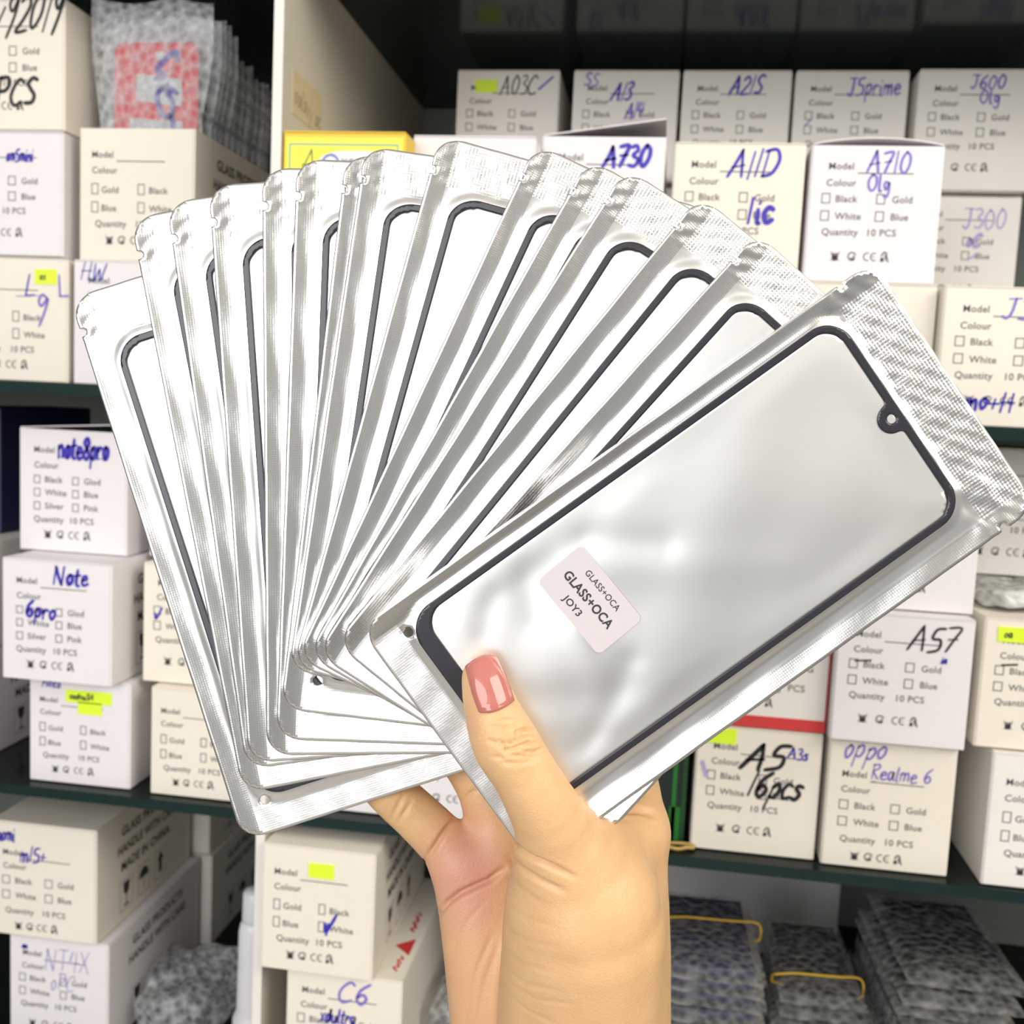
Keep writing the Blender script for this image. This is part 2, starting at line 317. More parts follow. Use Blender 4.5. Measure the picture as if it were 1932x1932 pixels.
part('back_panel', -.96, 1.10, 0, .70, 1.12, 2.1, M_BACK)
o = part('divider', -.2782, .696, 0, -.2712, 1.10, 2.1, M_PANEL)
o.data.materials.append(M_EDGEB)
for p in o.data.polygons:
    if p.normal.y < -.9: p.material_index = 1
for ztop in (.859, 1.093, 1.401, 1.718):
    for xa, xb in ((-.96, -.2784), (-.2710, .70)):
        o = part('glass_shelf', xa, .70, ztop - .008, xb, 1.10, ztop, M_GLASS); o.data.materials.append(M_GEDGE)
        for p in o.data.polygons:
            if abs(p.normal.z) < .5: p.material_index = 1
# faded handwriting on yellowed tape stuck to the divider
tb = MB(); tb.box(-.2712, .715, 1.598, -.2708, .775, 1.628, 0)
scrawl(tb, 'Galaxy ac', .718, 1.606, .014, 1, .0011, Matrix(((0, 0, 0, -.2707), (1, 0, 0, 0), (0, 1, 0, 0), (0, 0, 0, 1))), xs=.9, tilt=-.08)
o = tb.build('tape_label', [mat('old_tape', (0.62, 0.53, 0.33), 0.45), mat('faded_ink', (0.30, 0.26, 0.18), 0.7)]); o.parent = unit; o.matrix_parent_inverse = Matrix.Translation((.28, -.7, 0)); o['label'] = 'yellowed tape with faded handwriting'

# ------------------------------------------------------------------ cartons
D = .165
ST = dict(slant=.3)
# left bay, on the middle shelf: far-left stack
carton(-.5500, .74, 1.4015, .0940, .0945, D, 'G', 'white carton with lime sticker over blue pen marks, bottom of the far left upper stack', 'warm',
       [('L', .02 + .60, .30, .17, BLUE, .0016), ('L', .92, .30, .17, VIOLET, .0014, dict(slant=-.05)), ('__', .55, .31, .12, VIOLET, .001), ('9', .70, .50, .22, VIOLET, .0018)], [(.715, .09, .19, .12, 'os')])
carton(-.5535, .74, 1.4970, .0935, .0930, D, 'B', 'white carton with light blue pen near its top, middle of the far left stack', 'cool',
       [('qm5mini', .50, .24, .10, BLUE, .0013, dict(xs=.62))])
carton(-.5525, .74, 1.5905, .0935, .0960, D, 'B', 'white carton with bold black marker lettering, topmost of the far left stack', 'warm',
       [('yy92019', .27, .24, .28, MARK, .0024, dict(slant=.45, xs=.62)), ('OPCS', .27, .80, .20, MARK, .0028, dict(slant=.2, xs=.85))])
carton(-.4515, .74, 1.4015, .0925, .0940, D, 'B', 'white carton with two blue capital letters, under the open carton of bubble bags', 'cool',
       [('HW', .06, .165, .14, BLUE, .0013, dict(slant=.25, xs=.9))])
carton(-.4495, .745, 1.4962, .0925, .0990, D, 'G', 'open white carton holding upright bubble bags, its model line left blank', 'warm', side=2, open_top=True)
# left bay, on the lower shelf
carton(-.4700, .712, 1.0935, .0835, .0830, D, 'G', 'white carton with two lime stickers under the carton marked in thick blue, on lower shelf', 'cool',
       [('rioko', .13, .09, .08, BLUE, .0012)], [(.37, .10, .45, .115, 'Kednu3A'), (.49, .205, .235, .115, '')], lid='flat')
carton(-.4830, .698, 1.1772, .0885, .0925, D, 'N', 'white carton with thick blue word on its line and another over its tick boxes', 'cool',
       [('Note', .475, .185, .14, BLUE, .0026, dict(slant=.1, xs=.95)), ('6pro', .22, .475, .13, BLUE, .0026, dict(slant=.1, xs=.95))], side=3)
carton(-.4930, .735, 1.2705, .0895, .0960, D, 'N', 'white carton with large thick blue scrawl and slightly raised lid, topmost of its stack', 'cool',
       [('note8pro', .36, .24, .17, BLUE, .0030, dict(slant=.1, xs=.62)), ], lid='ajar')
carton(-.3690, .71, 1.0935, .0790, .0835, D, 'G', 'white carton with sticker edge half hidden by the fan, bottom box beside the two-sticker carton', 'warm', (), [(.80, .10, .19, .11, '')])
carton(-.3815, .72, 1.1777, .0880, .0920, D, 'B', 'white carton with blue tick in its first box, half hidden by the leftmost pouch', 'warm',
       [('v', .11, .475, .10, BLUE, .0016)])
carton(-.3900, .745, 1.2705, .0900, .0900, D, 'B', 'white carton almost hidden behind the leftmost pouches, above the carton with blue tick', 'cool')
carton(-.6210, .745, 1.0935, .0910, .0880, D, 'B', 'white carton cut off by the left edge, its printed side facing the two-sticker carton', 'cool', side=3)
carton(-.6210, .75, 1.1825, .0910, .0880, D, 'B', 'white carton cut off at left, upper of two beside the thick blue lettered carton', 'neutral', side=2)
# left bay, bottom shelf
carton(-.5030, .735, .8595, .0870, .0925, D, 'B', 'white carton with pale violet pen on two lines, bottom of the lower left stack', 'cool',
       [('NT4X', .36, .29, .19, PALE, .0014, dict(slant=.1, xs=.8)), ('GPC', .42, .47, .15, PALE, .0012, dict(xs=.8)), ('~', .14, .12, .04, BLUE, .003)], side=2)
carton(-.5165, .731, .9527, .0920, .0960, D, 'C', 'white carton with dark blue pen, printed side showing fragile symbols, top of lower left stack', 'warm',
       [('xiaomi', -.02 + .02, .17, .12, BLUE, .0016, dict(xs=.62)), ('m15+', .28, .335, .13, BLUE, .0017, dict(xs=.8))], side=3)
carton(-.4980, .908, .8595, .0910, .0920, D, 'B', 'white carton behind the lower left stack, nearest the shelf bottom', 'neutral', side=2)
carton(-.5010, .908, .9522, .0910, .0940, D, 'B', 'white carton in shadow behind the lower left stack, upper of two', 'neutral', side=2)
# right bay, bottom shelf
carton(-.2510, .695, .8595, .0885, .1180, D, 'B', 'white carton with large blue letters and red print on top, left of the wrist', 'warm',
       [('C6', .44, .22, .17, VIOLET, .0022, dict(slant=.2, xs=1.1)), ('xdultra', .30, .40, .11, BLUE, .0017, dict(xs=.75))])
carton(-.2698, .690, .9777, .0853, .0962, D, 'G', 'white carton with lime sticker and blue ticked box, on the red printed carton', 'warm',
       [('v', .56, .665, .15, BLUE, .0022), ('I', .575, .665, .08, BLUE, .003)], [(.415, .115, .225, .115, '')], side=3)
# right bay, lower shelf
carton(-.2700, .715, 1.0935, .0868, .0940, D, 'B', 'white carton below the leftmost pouch corner, beside the divider', 'cool')
carton(-.1800, .715, 1.0935, .0900, .0940, D, 'B', 'white carton seen between the little finger and ring finger', 'cool')
carton(.0380, .715, 1.0935, .0860, .0910, D, 'B', 'white carton with bold black marker lettering and lime sticker, right of the green box', 'warm',
       [('A5', .36, .31, .20, MARK, .0030, dict(slant=.35, xs=1.15)), ('16pcs', .42, .54, .20, MARK, .0028, dict(slant=.4, xs=.82)), ('A3s', .73, .21, .085, BLUE, .0013, dict(slant=.1)), ('/', .09, .39, .10, PALE, .0045, dict(slant=-.9))],
       [(.09, .02, .225, .12, '')])
carton(.1275, .711, 1.0935, .0845, .0905, D, 'C', 'white carton with looping violet pen above its printed line, beside bold black lettered carton', 'warm',
       [('oppo', .11, .14, .17, VIOLET, .0015, dict(slant=.3, xs=.85)), ('Realme 6', .34, .29, .11, VIOLET, .0013, dict(slant=.15, xs=.9)), ('_', .36, .305, .02, VIOLET, .0008)])
carton(.2320, .705, 1.0935, .0920, .0925, D, 'G', 'white carton cut off by the right edge on the lower shelf, tick boxes half shown', 'neutral')
c = carton(.0360, .715, 1.1850, .0880, .0850, D, 'B', 'white carton with a red band along its foot, on the bold black lettered carton', 'neutral', plain=True)
E1_RED = c
carton(.1258, .705, 1.1847, .0880, .0890, D, 'B', 'white carton with thin black marker lettering and crossed out print, on the violet lettered carton', 'cool',
       [('A57', .52, .265, .19, MARK, .0018, dict(slant=.25, xs=.9)), ('-', .15, .385, .05, MARK, .0022, dict(xs=3.5, slant=0)), ('ia', .77, .34, .05, BLUE, .0012)])
carton(.2205, .71, 1.1870, .0880, .0885, D, 'B', 'white carton with lime sticker cut off by the right edge, beside thin black lettered carton', 'warm',
       [('-', .15, .37, .05, MARK, .0022, dict(xs=3.5, slant=0))], [(.10, .06, .26, .115, 'oa')])
carton(.1265, .72, 1.2745, .0890, .0850, D, 'B', 'white carton mostly behind the front pouch, on the thin black lettered carton', 'cool')
carton(.2180, .80, 1.2920, .0900, .0945, D, 'B', 'grey-white carton set back in shadow on a clear plastic bag at right', 'neutral')
# right bay, middle shelf: first row
carton(-.2700, .74, 1.4015, .0850, .0930, D, 'B', 'white carton under the yellow box on the middle shelf', 'neutral')
carton(-.1840, .74, 1.4015, .0900, .0930, D, 'B', 'white carton hidden by the fan, second from the divider on the middle shelf', 'neutral')
carton(-.0915, .74, 1.4015, .0880, .0930, D, 'B', 'white carton hidden by the fan, third from the divider on the middle shelf', 'neutral')
carton(-.0010, .74, 1.4015, .0870, .0930, D, 'B', 'white carton hidden by the fan, fourth from the divider on the middle shelf', 'neutral')
carton(.0885, .74, 1.4015, .0910, .0935, D, 'B', 'blank-edged white carton behind the front pouch corner, under the violet lettered white carton', 'warm')
carton(.1812, .73, 1.4015, .0920, .0925, D, 'B', 'white carton with two lines of blue pen, last before the right edge on middle shelf', 'warm',
       [('J3', .40, .22, .14, VIOLET, .0016, dict(slant=.2, xs=1.2)), ('mh+H', .20, .88, .13, BLUE, .0022, dict(slant=.15))])
carton(-.1845, .722, 1.4955, .0870, .0900, D, 'B', 'plain-topped white carton between the yellow box and the raised lid carton', 'cool', plain=True)
carton(-.0965, .75, 1.4955, .0875, .0985, D, 'B', 'white carton with a raised lid and bold blue numerals, behind the pouch tips', 'cool',
       [('A730', .50, .225, .145, BLUE, .0030, dict(slant=.15, xs=.9))], lid='open')
carton(-.0030, .75, 1.4955, .0902, .0945, D, 'B', 'cream carton with large blue letters and a second blue line, above the fan', 'warm',
       [('A11D', .42, .25, .19, BLUE, .0022, dict(slant=.25, xs=.85)), ('1ic', .58, .58, .18, BLUE, .0032, dict(slant=.1, xs=1.0))])
carton(.0907, .75, 1.4965, .0880, .0935, D, 'B', 'white carton with a bulging lid and violet numerals over printed tick boxes', 'cool',
       [('A710', .43, .20, .15, VIOLET, .0018, dict(slant=.1, xs=.85)), ('Olg', .44, .335, .12, VIOLET, .0017, dict(slant=0, xs=.9))], lid='bulge')
# right bay, middle shelf: row behind
carton(-.1980, .925, 1.6000, .0915, .0940, D, 'B', 'dim white carton with lime sticker and black scrawl in the top back row', 'neutral',
       [('A03C', .42, .22, .17, MARK, .0013, dict(slant=.2, xs=.75)), ('/', .80, .17, .12, BLUE, .003, dict(slant=.6))], [(.18, .09, .215, .115, '')])
carton(-.0945, .925, 1.6000, .0915, .0940, D, 'B', 'dim white carton with three blue scrawls, second in the top back row', 'neutral',
       [('SS', .10, .14, .11, VIOLET, .0015), ('A13', .36, .27, .16, BLUE, .0020, dict(slant=.4, xs=.7)), ('A14', .50, .43, .14, VIOLET, .0018, dict(slant=.3, xs=.7))])
carton(.0000, .925, 1.6000, .0915, .0940, D, 'B', 'dim white carton with one blue scrawl at upper right, third in the top back row', 'neutral',
       [('A21S', .43, .21, .16, BLUE, .0020, dict(slant=.3, xs=.78))])
carton(.0945, .925, 1.6000, .0925, .0940, D, 'B', 'dim white carton with long violet scrawl and brown lid edge in the top back row', 'neutral',
       [('J5prime', .46, .21, .15, VIOLET, .0018, dict(slant=.1, xs=.78)), ('/', .11, .48, .06, VIOLET, .002, dict(slant=.4))])
carton(.1925, .915, 1.5950, .0930, .0970, D, 'B', 'dim white carton with two violet lines, last in the top back row', 'neutral',
       [('J600', .43, .16, .11, VIOLET, .0016, dict(slant=.1, xs=1.0)), ('Olg', .52, .28, .11, VIOLET, .0016, dict(slant=0, xs=1.0))], lid='flat')
carton(.1925, .925, 1.4985, .0925, .0945, D, 'B', 'shaded white carton with pale blue scribbles, below the last carton of the top back row', 'neutral',
       [('J300', .50, .28, .17, PALE, .0017, dict(slant=.05, xs=.85)), ('QC', .55, .44, .11, PALE, .0028, dict(xs=.9)), ('/', .58, .55, .06, PALE, .0025, dict(slant=.9))])
k = 0
for x in (-.1980, -.0945, .0000, .0945):
    carton(x, .925, 1.5010, .0915, .0940, D, 'B', 'plain white carton in the back row behind the front cartons', 'neutral', group='hidden back row cartons')
for x in (-.1980, -.0945, .0000, .0945, .1925):
    carton(x, .925, 1.4015, .0915, .0945, D, 'B', 'plain white carton in the back row behind the front cartons', 'neutral', group='hidden back row cartons')

# red banded carton: its own print
mb = MB(); w_, h_ = .088, .085
mb.box(-.0001, -.0013, 0.0005, w_ + .0004, -.0008, .0088, 0)
mb.box(w_, -.0013, .0005, w_ + .0005, .02, .08, 0)
o = mb.build('red_band', [INK[5]], E1_RED); o['label'] = 'red band'
mb = MB()
put_text(mb, 'PCS', .70 * w_, .33 * h_, .0050, GREY, MF, .018); frame_rect(mb, .40 * w_, .31 * h_, .24 * w_, .011, .0006, GREY, MF)
put_text(mb, 'G', .83 * w_, .50 * h_, .0050, GREY, MF, .018); frame_rect(mb, .67 * w_, .48 * h_, .011, .0075, .0006, GREY, MF)
frame_rect(mb, .45 * w_, .62 * h_, .44 * w_, .012, .0006, GREY, MF)
marks(mb, [.16 * w_, .28 * w_, .40 * w_, .53 * w_], .185 * h_, .0058, MF)
o = mb.build('printed_panel', [PAPER['neutral']] + INK, E1_RED)
# red print on the top of the carton below the lime sticker one
rb = [o for o in bpy.data.objects if o.get('label', '').startswith('white carton with large blue letters and red')][0]
mb = MB(); MT = Matrix(((0, -1, 0, .086), (1, 0, 0, 0), (0, 0, 1, .1181), (0, 0, 0, 1)))
poly(mb, [(.035, .002), (.060, .002), (.0475, .016)], RED, MT); scrawl(mb, '~~', .012, .003, .012, RED, .0018, MT); scrawl(mb, '~~~', .070, .004, .012, RED, .0020, MT)
mb.build('warning_print', [PAPER['warm']] + INK, rb)

# yellow spare-parts box
t = thing('carton', 'bright yellow box with teal border line and round logo, against the divider', 'box', (-.2702, .698, 1.4955), 0, None)
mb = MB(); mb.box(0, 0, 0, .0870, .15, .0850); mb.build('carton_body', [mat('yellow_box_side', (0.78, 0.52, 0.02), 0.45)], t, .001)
mb = MB(); Y_ = [mat('yellow_front', (0.86, 0.80, 0.03), 0.4), mat('teal_line', (0.16, 0.38, 0.34), 0.5), mat('logo_white', (0.8, 0.76, 0.76), 0.5), mat('logo_blue', (0.12, 0.16, 0.5), 0.5), INK[5], mat('pen_green', (0.12, 0.22, 0.05), 0.5), INK[1]]
mb.box(.002, -.0008, .002, .0850, 0, .0815, 0)
frame_rect(mb, .0045, .004, .0775, .0735, .0011, 1, MF)
M2 = MF.copy(); M2[1][3] = -.0011
poly(mb, [(.047 + .021 * math.cos(a) + (.010 if math.cos(a) > 0 else -.0), .0655 + .0075 * math.sin(a)) for a in [2 * math.pi * i / 24 for i in range(24)]], 2, M2)
M2 = MF.copy(); M2[1][3] = -.0013
arc(mb, .0345, .0645, .0055, -30, 210, .0016, 3, M2); put_text(mb, 'YC', .042, .0625, .0050, 6, M2, .02); put_text(mb, 'ON', .0565, .0625, .0050, 6, M2, .02)
poly(mb, [(.0532 + .0022 * math.cos(a), .065 + .0022 * math.sin(a)) for a in [2 * math.pi * i / 14 for i in range(14)]], 4, M2)
scrawl(mb, 'A', .012, .057, .016, 5, .0009, M2)
mb.build('front_flap', Y_, t)
mb = MB(); mb.box(.0005, -.0005, .0850, .0865, .149, .0858); mb.build('top_flap', [bpy.data.materials['yellow_box_side']], t)

# brown box and an added grey one on the top shelf, seen from below through the glass
t = thing('carton', 'brown cardboard box on the top glass shelf, seen from below', 'box', (-.2700, .72, 1.7185))
mb = MB(); mb.box(0, 0, 0, .2050, .155, .12); mb.build('carton_body', [mat('brown_card', (0.36, 0.24, 0.07), 0.8, noise=.1)], t, .0015)
mb = MB(); mb.box(.095, -.0008, .002, .11, .0, .118); mb.build('tape_strip', [mat('tape_tan', (0.5, 0.42, 0.25), 0.3)], t)
t = thing('carton', 'added grey box on the top glass shelf at right, darkening the glass', 'box', (-.0620, .72, 1.7185))  # added box, keeps the view up through the glass dark
mb = MB(); mb.box(0, 0, 0, .3700, .155, .12); Mb = Matrix(((1, 0, 0, 0), (0, 1, 0, 0), (0, 0, 1, -.0001), (0, 0, 0, 1)))
o = mb.build('carton_body', [mat('grey_blocker', (0.46, 0.48, 0.44), 0.8, noise=.06)], t, .0015)
mb = MB(); mb.box(.18, -.0008, .002, .20, .0, .118); mb.build('tape_strip', [bpy.data.materials['tape_tan']], t)

# dark green box beside the bold black lettered carton
t = thing('carton', 'narrow black and green box between the hand and the bold black lettered carton', 'box', (-.0080, .722, 1.0935))
mb = MB(); mb.box(0, 0, 0, .0420, .15, .088); mb.build('carton_body', [mat('box_black_green', (0.005, 0.014, 0.010), 0.5)], t, .001)
mb = MB(); mb.box(.0315, -.0006, .001, .0345, 0, .087); mb.box(.030, -.0006, .001, .038, -.0002, .026); o = mb.build('green_stripe', [mat('green_stripe', (0.01, 0.16, 0.015), 0.5)], t); o['label'] = 'bright green stripe'
mb = MB(); mb.box(.0385, -.0005, .001, .0415, 0, .087); mb.build('front_edge', [mat('green_dark', (0.01, 0.07, 0.02), 0.4)], t)
# rubber bands lying at the shelf edge
M_RUB = mat('rubber_tan', (0.50, 0.33, 0.10), 0.5)
def tube(mb, pts, r, n=7, closed=False, mi=0):
    pts = [Vector(p) for p in pts]; N = len(pts); b = len(mb.v)
    for i, p in enumerate(pts):
        t = (pts[(i + 1) % N if closed else min(i + 1, N - 1)] - pts[(i - 1) % N if closed else max(i - 1, 0)]).normalized()
        a = t.cross(Vector((.13, .31, .94))).normalized(); c = t.cross(a)
        rr = r[i] if isinstance(r, (list, tuple)) else r
        mb.v += [tuple(p + (a * math.cos(2 * math.pi * k / n) + c * math.sin(2 * math.pi * k / n)) * rr) for k in range(n)]
    for i in range(N if closed else N - 1):
        j = (i + 1) % N
        for k in range(n): mb.f.append((b + i * n + k, b + i * n + (k + 1) % n, b + j * n + (k + 1) % n, b + j * n + k)); mb.m.append(mi)
    if not closed:
        mb.f += [tuple(b + k for k in range(n))[::-1], tuple(b + (N - 1) * n + k for k in range(n))]; mb.m += [mi, mi]
mb = MB()
tube(mb, [(.013 * math.cos(a) + .002 * math.sin(3 * a), .0045 * math.sin(a), .0014 + .001 * abs(math.sin(2 * a))) for a in [2 * math.pi * i / 40 for i in range(40)]], .0013, closed=True)
o = mb.build('rubber_band', M_RUB, None, smooth=True); o.location = (.0270, .7110, 1.0935); tag(o, 'tan rubber band lying on the glass shelf below the green box', 'rubber band')
# ------------------------------------------------------------------ bubble-wrap goods
def bubble_mat(name, col, clear, rough=.18):
    m, t, b = newmat(name)
    b.inputs['Base Color'].default_value = (*col, 1); b.inputs['Roughness'].default_value = rough
    tc = t.nodes.new('ShaderNodeTexCoord'); v = t.nodes.new('ShaderNodeTexVoronoi'); v.inputs['Scale'].default_value = 150
    t.links.new(tc.outputs['Object'], v.inputs['Vector'])
    n = t.nodes.new('ShaderNodeTexNoise'); n.inputs['Scale'].default_value = 35; t.links.new(tc.outputs['Object'], n.inputs['Vector'])
    ad = t.nodes.new('ShaderNodeMath'); ad.operation = 'MULTIPLY_ADD'; ad.inputs[1].default_value = 2.0; t.links.new(n.outputs['Fac'], ad.inputs[0])
    iv = t.nodes.new('ShaderNodeMath'); iv.operation = 'SUBTRACT'; iv.inputs[0].default_value = 1; t.links.new(v.outputs['Distance'], iv.inputs[1]); t.links.new(iv.outputs[0], ad.inputs[2])
    bp = t.nodes.new('ShaderNodeBump'); bp.inputs['Strength'].default_value = .9; bp.inputs['Distance'].default_value = .0025
    t.links.new(ad.outputs[0], bp.inputs['Height']); t.links.new(bp.outputs[0], b.inputs['Normal'])
    tr = t.nodes.new('ShaderNodeBsdfTransparent'); mx = t.nodes.new('ShaderNodeMixShader')
    rp = t.nodes.new('ShaderNodeMapRange'); rp.inputs[1].default_value = .0; rp.inputs[2].default_value = .8; rp.inputs[3].default_value = min(1, clear + .2); rp.inputs[4].default_value = max(0, clear - .25)
    t.links.new(v.outputs['Distance'], rp.inputs[0]); inv = t.nodes.new('ShaderNodeMath'); inv.operation = 'SUBTRACT'; inv.inputs[0].default_value = 1; t.links.new(rp.outputs[0], inv.inputs[1])
    t.links.new(inv.outputs[0], mx.inputs[0]); t.links.new(tr.outputs[0], mx.inputs[1]); t.links.new(b.outputs[0], mx.inputs[2])
    t.links.new(mx.outputs[0], t.nodes['Material Output'].inputs[0]); return m
M_BUB = bubble_mat('bubble_film', (0.72, 0.73, 0.74), .80)
M_BUB2 = bubble_mat('bubble_film_dull', (0.50, 0.50, 0.48), .90)
M_SCREEN = mat('screen_black', (0.012, 0.014, 0.018), .25)
M_NAVY = mat('screen_navy', (0.02, 0.02, 0.07), .3, noise=.5, nscale=60)
def pillow(mb, w0, w1, h, th, nx=14, nz=20, mi=0, M=None):
    """flat sleeve standing on z=0: width w0 at the foot, w1 at the head, puffed to thickness th"""
    for s in (-1, 1):
        b = len(mb.v)
        for j in range(nz + 1):
            for i in range(nx + 1):
                u, v = i / nx * 2 - 1, j / nz; ww = w0 + (w1 - w0) * min(1, max(0, (v - .55) / .25))
                rr = max(0, 1 - abs(u) ** 6) ** .5 * max(0, 1 - abs(2 * v - 1) ** 10) ** .5
                p = (u * ww / 2, s * th / 2 * rr + .0007 * math.sin(9 * u + 14 * v), v * h + .002 * math.sin(5 * u) * (v > .9))
                mb.v.append(tuple(M @ Vector(p)) if M is not None else p)
        for j in range(nz):
            for i in range(nx):
                a = b + j * (nx + 1) + i; q = (a, a + 1, a + nx + 2, a + nx + 1)
                mb.f.append(q if s < 0 else q[::-1]); mb.m.append(mi)
# upright bags in the open carton
t = thing('bubble_bag', 'clear bubble bag with red card and blue scribble, front of the open carton', 'bubble bag', (-.4035, .7660, 1.4978), 0, 'bubble bags standing in the open carton')
mb = MB(); pillow(mb, .084, .099, .196, .009); mb.build('bubble_sleeve', M_BUB, t, smooth=True)
mb = MB(); MC = Matrix(((1, 0, 0, 0), (0, 0, 0, -.0022), (0, 1, 0, 0), (0, 0, 0, 1)))
pts = []
for cx, cz, a0 in ((.030, .158, 0), (-.024, .158, 90), (-.024, .03, 180), (.030, .03, 270)):
    pts += [(cx + .007 * math.cos(math.radians(a0 + k * 15)) + .002, cz + .007 * math.sin(math.radians(a0 + k * 15))) for k in range(7)]
poly(mb, pts, 0, MC)
MC2 = MC.copy(); MC2[1][3] = -.0025
for q in (((-.011, .142), (.026, .138), (.026, .118), (-.011, .122)), ((-.016, .109), (.027, .107), (.027, .097), (-.008, .097), (-.008, .085), (-.016, .085)), ((.004, .158), (.011, .158), (.010, .152), (.005, .152))): poly(mb, q, 1, MC2)
MC3 = MC.copy(); MC3[1][3] = -.0028
for a in ([(.004, .138), (.012, .141), (.006, .146), (.020, .158), (.022, .152)], [(.014, .134), (.006, .126), (.010, .112), (.018, .112), (.018, .122), (.012, .132), (.022, .128)], [(.018, .112), (.020, .094), (.010, .100)]):
    v, f = ribbon(catmull(a), .0042); mb.add([(p[0], p[1], 0) for p in v], f, 2, MC3)
o = mb.build('red_card', [mat('card_red', (0.55, 0.05, 0.06), .6), mat('label_grey', (0.45, 0.47, 0.48), .6), mat('marker_indigo', (0.03, 0.01, 0.30), .5)], t); o['label'] = 'red card with pale label patches'
def bag(x, y, z, h, w, lean):
    t = thing('bubble_bag', 'grey bubble bag with dark screen inside, filed behind the red card bag', 'bubble bag', (x, y, z), 0, 'bubble bags standing in the open carton')
    mb = MB(); pillow(mb, .084, w, h, .0085); a = mb.build('bubble_sleeve', M_BUB, t, smooth=True)
    mb = MB(); mb.box(-.034, -.002, .012, .034, .001, h - .03); b = mb.build('phone_screen', [M_SCREEN if int(y * 1000) % 3 else M_NAVY], t)
    t.rotation_euler = (lean, 0, random.uniform(-.03, .03)); return t
for i in range(12):
    bag(-.4030 + random.uniform(0, .002) , .7790 + i * .0105, 1.4980, (.192 if i < 4 else .175) + random.uniform(-.006, .004), .098 if i < 4 else .090, -.0)
# flat piles of wrapped screens on the bottom shelf
def wrapped(x, y, z, w, d, th, rz, label, group, screen, top=False):
    t = thing('wrapped_screen', label, 'wrapped screen', (x, y, z), rz, group)
    mb = MB(); pillow(mb, w, w, d, th, 10, 12, 0, Matrix(((1, 0, 0, 0), (0, 0, 1, -d / 2), (0, -1, 0, th / 2), (0, 0, 0, 1)))); mb.build('bubble_sleeve', M_BUB2, t, smooth=True)
    mb = MB(); mb.box(-w * .40, -d * .40, th * .30, w * .40, d * .40, th * .80); mb.build('phone_screen', screen, t)
    return t
def pile(x, y, n, w, d, th, lab_top, lab, grp, screen, jit=.003):
    z = .8608
    for i in range(n):
        last = i == n - 1
        t = wrapped(x + random.uniform(-jit, jit), y + random.uniform(-jit, jit), z, w + random.uniform(-.003, .003), d, th, random.uniform(-.05, .05), lab_top if last else lab, grp, screen)
        z += th + .0004
    return z, t
z1, t1 = pile(.063, .785, 12, .076, .135, .0113, 'bubble-wrapped screen with blue tint on top of the pile right of the wrist', 'bubble-wrapped screen in the pile right of the wrist, under the blue tinted one', 'wrapped screens right of the wrist', M_NAVY)
z2, t2 = pile(.1440, .805, 10, .066, .130, .0113, 'black wrapped screen with amber band, top of the middle pile on the bottom shelf', 'wrapped screen under the black one with the amber band', 'wrapped screens in the middle pile', M_SCREEN, .0015)
z3, t3 = pile(.2330, .790, 13, .082, .140, .0113, 'wrapped screen on top of the untidy pile at the lower right', 'wrapped screen in the untidy pile at the lower right', 'wrapped screens in the lower right pile', M_SCREEN, .006)
M_AMBER = mat('rubber_amber', (0.60, 0.36, 0.02), .45)
for (tt, zz, x, y, wd, nm) in ((t2, z2, .1440, .772, .067, 'amber rubber band stretched round the black wrapped screen'), (t1, z1, .063, .795, .077, 'amber rubber band stretched over the blue tinted wrapped screen')):
    mb = MB(); hw = wd / 2 + .0005; hh = .0064
    tube(mb, [(hw * math.copysign(abs(math.cos(a)) ** .35, math.cos(a)), .004 * math.sin(2 * a), hh * math.copysign(abs(math.sin(a)) ** .35, math.sin(a))) for a in [2 * math.pi * i / 48 for i in range(48)]], .0009, closed=True)
    o = mb.build('rubber_band', M_AMBER, None, smooth=True); o.location = (x, y, zz - .0113 / 2); tag(o, nm, 'rubber band')
# upright wrapped screens between the piles (dark slanting edges)
for i, x in enumerate((.1890, .1955, .2020)):
    t = thing('bubble_bag', 'dark bubble bag on edge between the middle and right piles', 'bubble bag', (x - .004, .80, .8595), math.pi / 2 + .02 * i, 'bags on edge between the piles')
    mb = MB(); pillow(mb, .13, .13, .10 + .012 * i, .005, 10, 10); mb.build('bubble_sleeve', M_BUB2, t, smooth=True)
    mb = MB(); mb.box(-.05, -.0012, .01, .05, .0012, .085); mb.build('phone_screen', M_NAVY if i == 1 else M_SCREEN, t)
# pale card with yellowed label at the back of the bottom shelf
t = thing('card_panel', 'grey card with a yellowed label, standing behind the piles', 'card', (.030, 1.02, .8595))
mb = MB(); mb.box(0, 0, 0, .1750, .004, .200); mb.build('card_sheet', mat('card_dim', (0.42, 0.42, 0.41), .8, noise=.05), t, .0008)
mb = MB(); mb.box(.095, -.0006, .105, .150, 0, .165); mb.build('label', mat('label_yellowed', (0.46, 0.44, 0.20), .7, noise=.1), t)
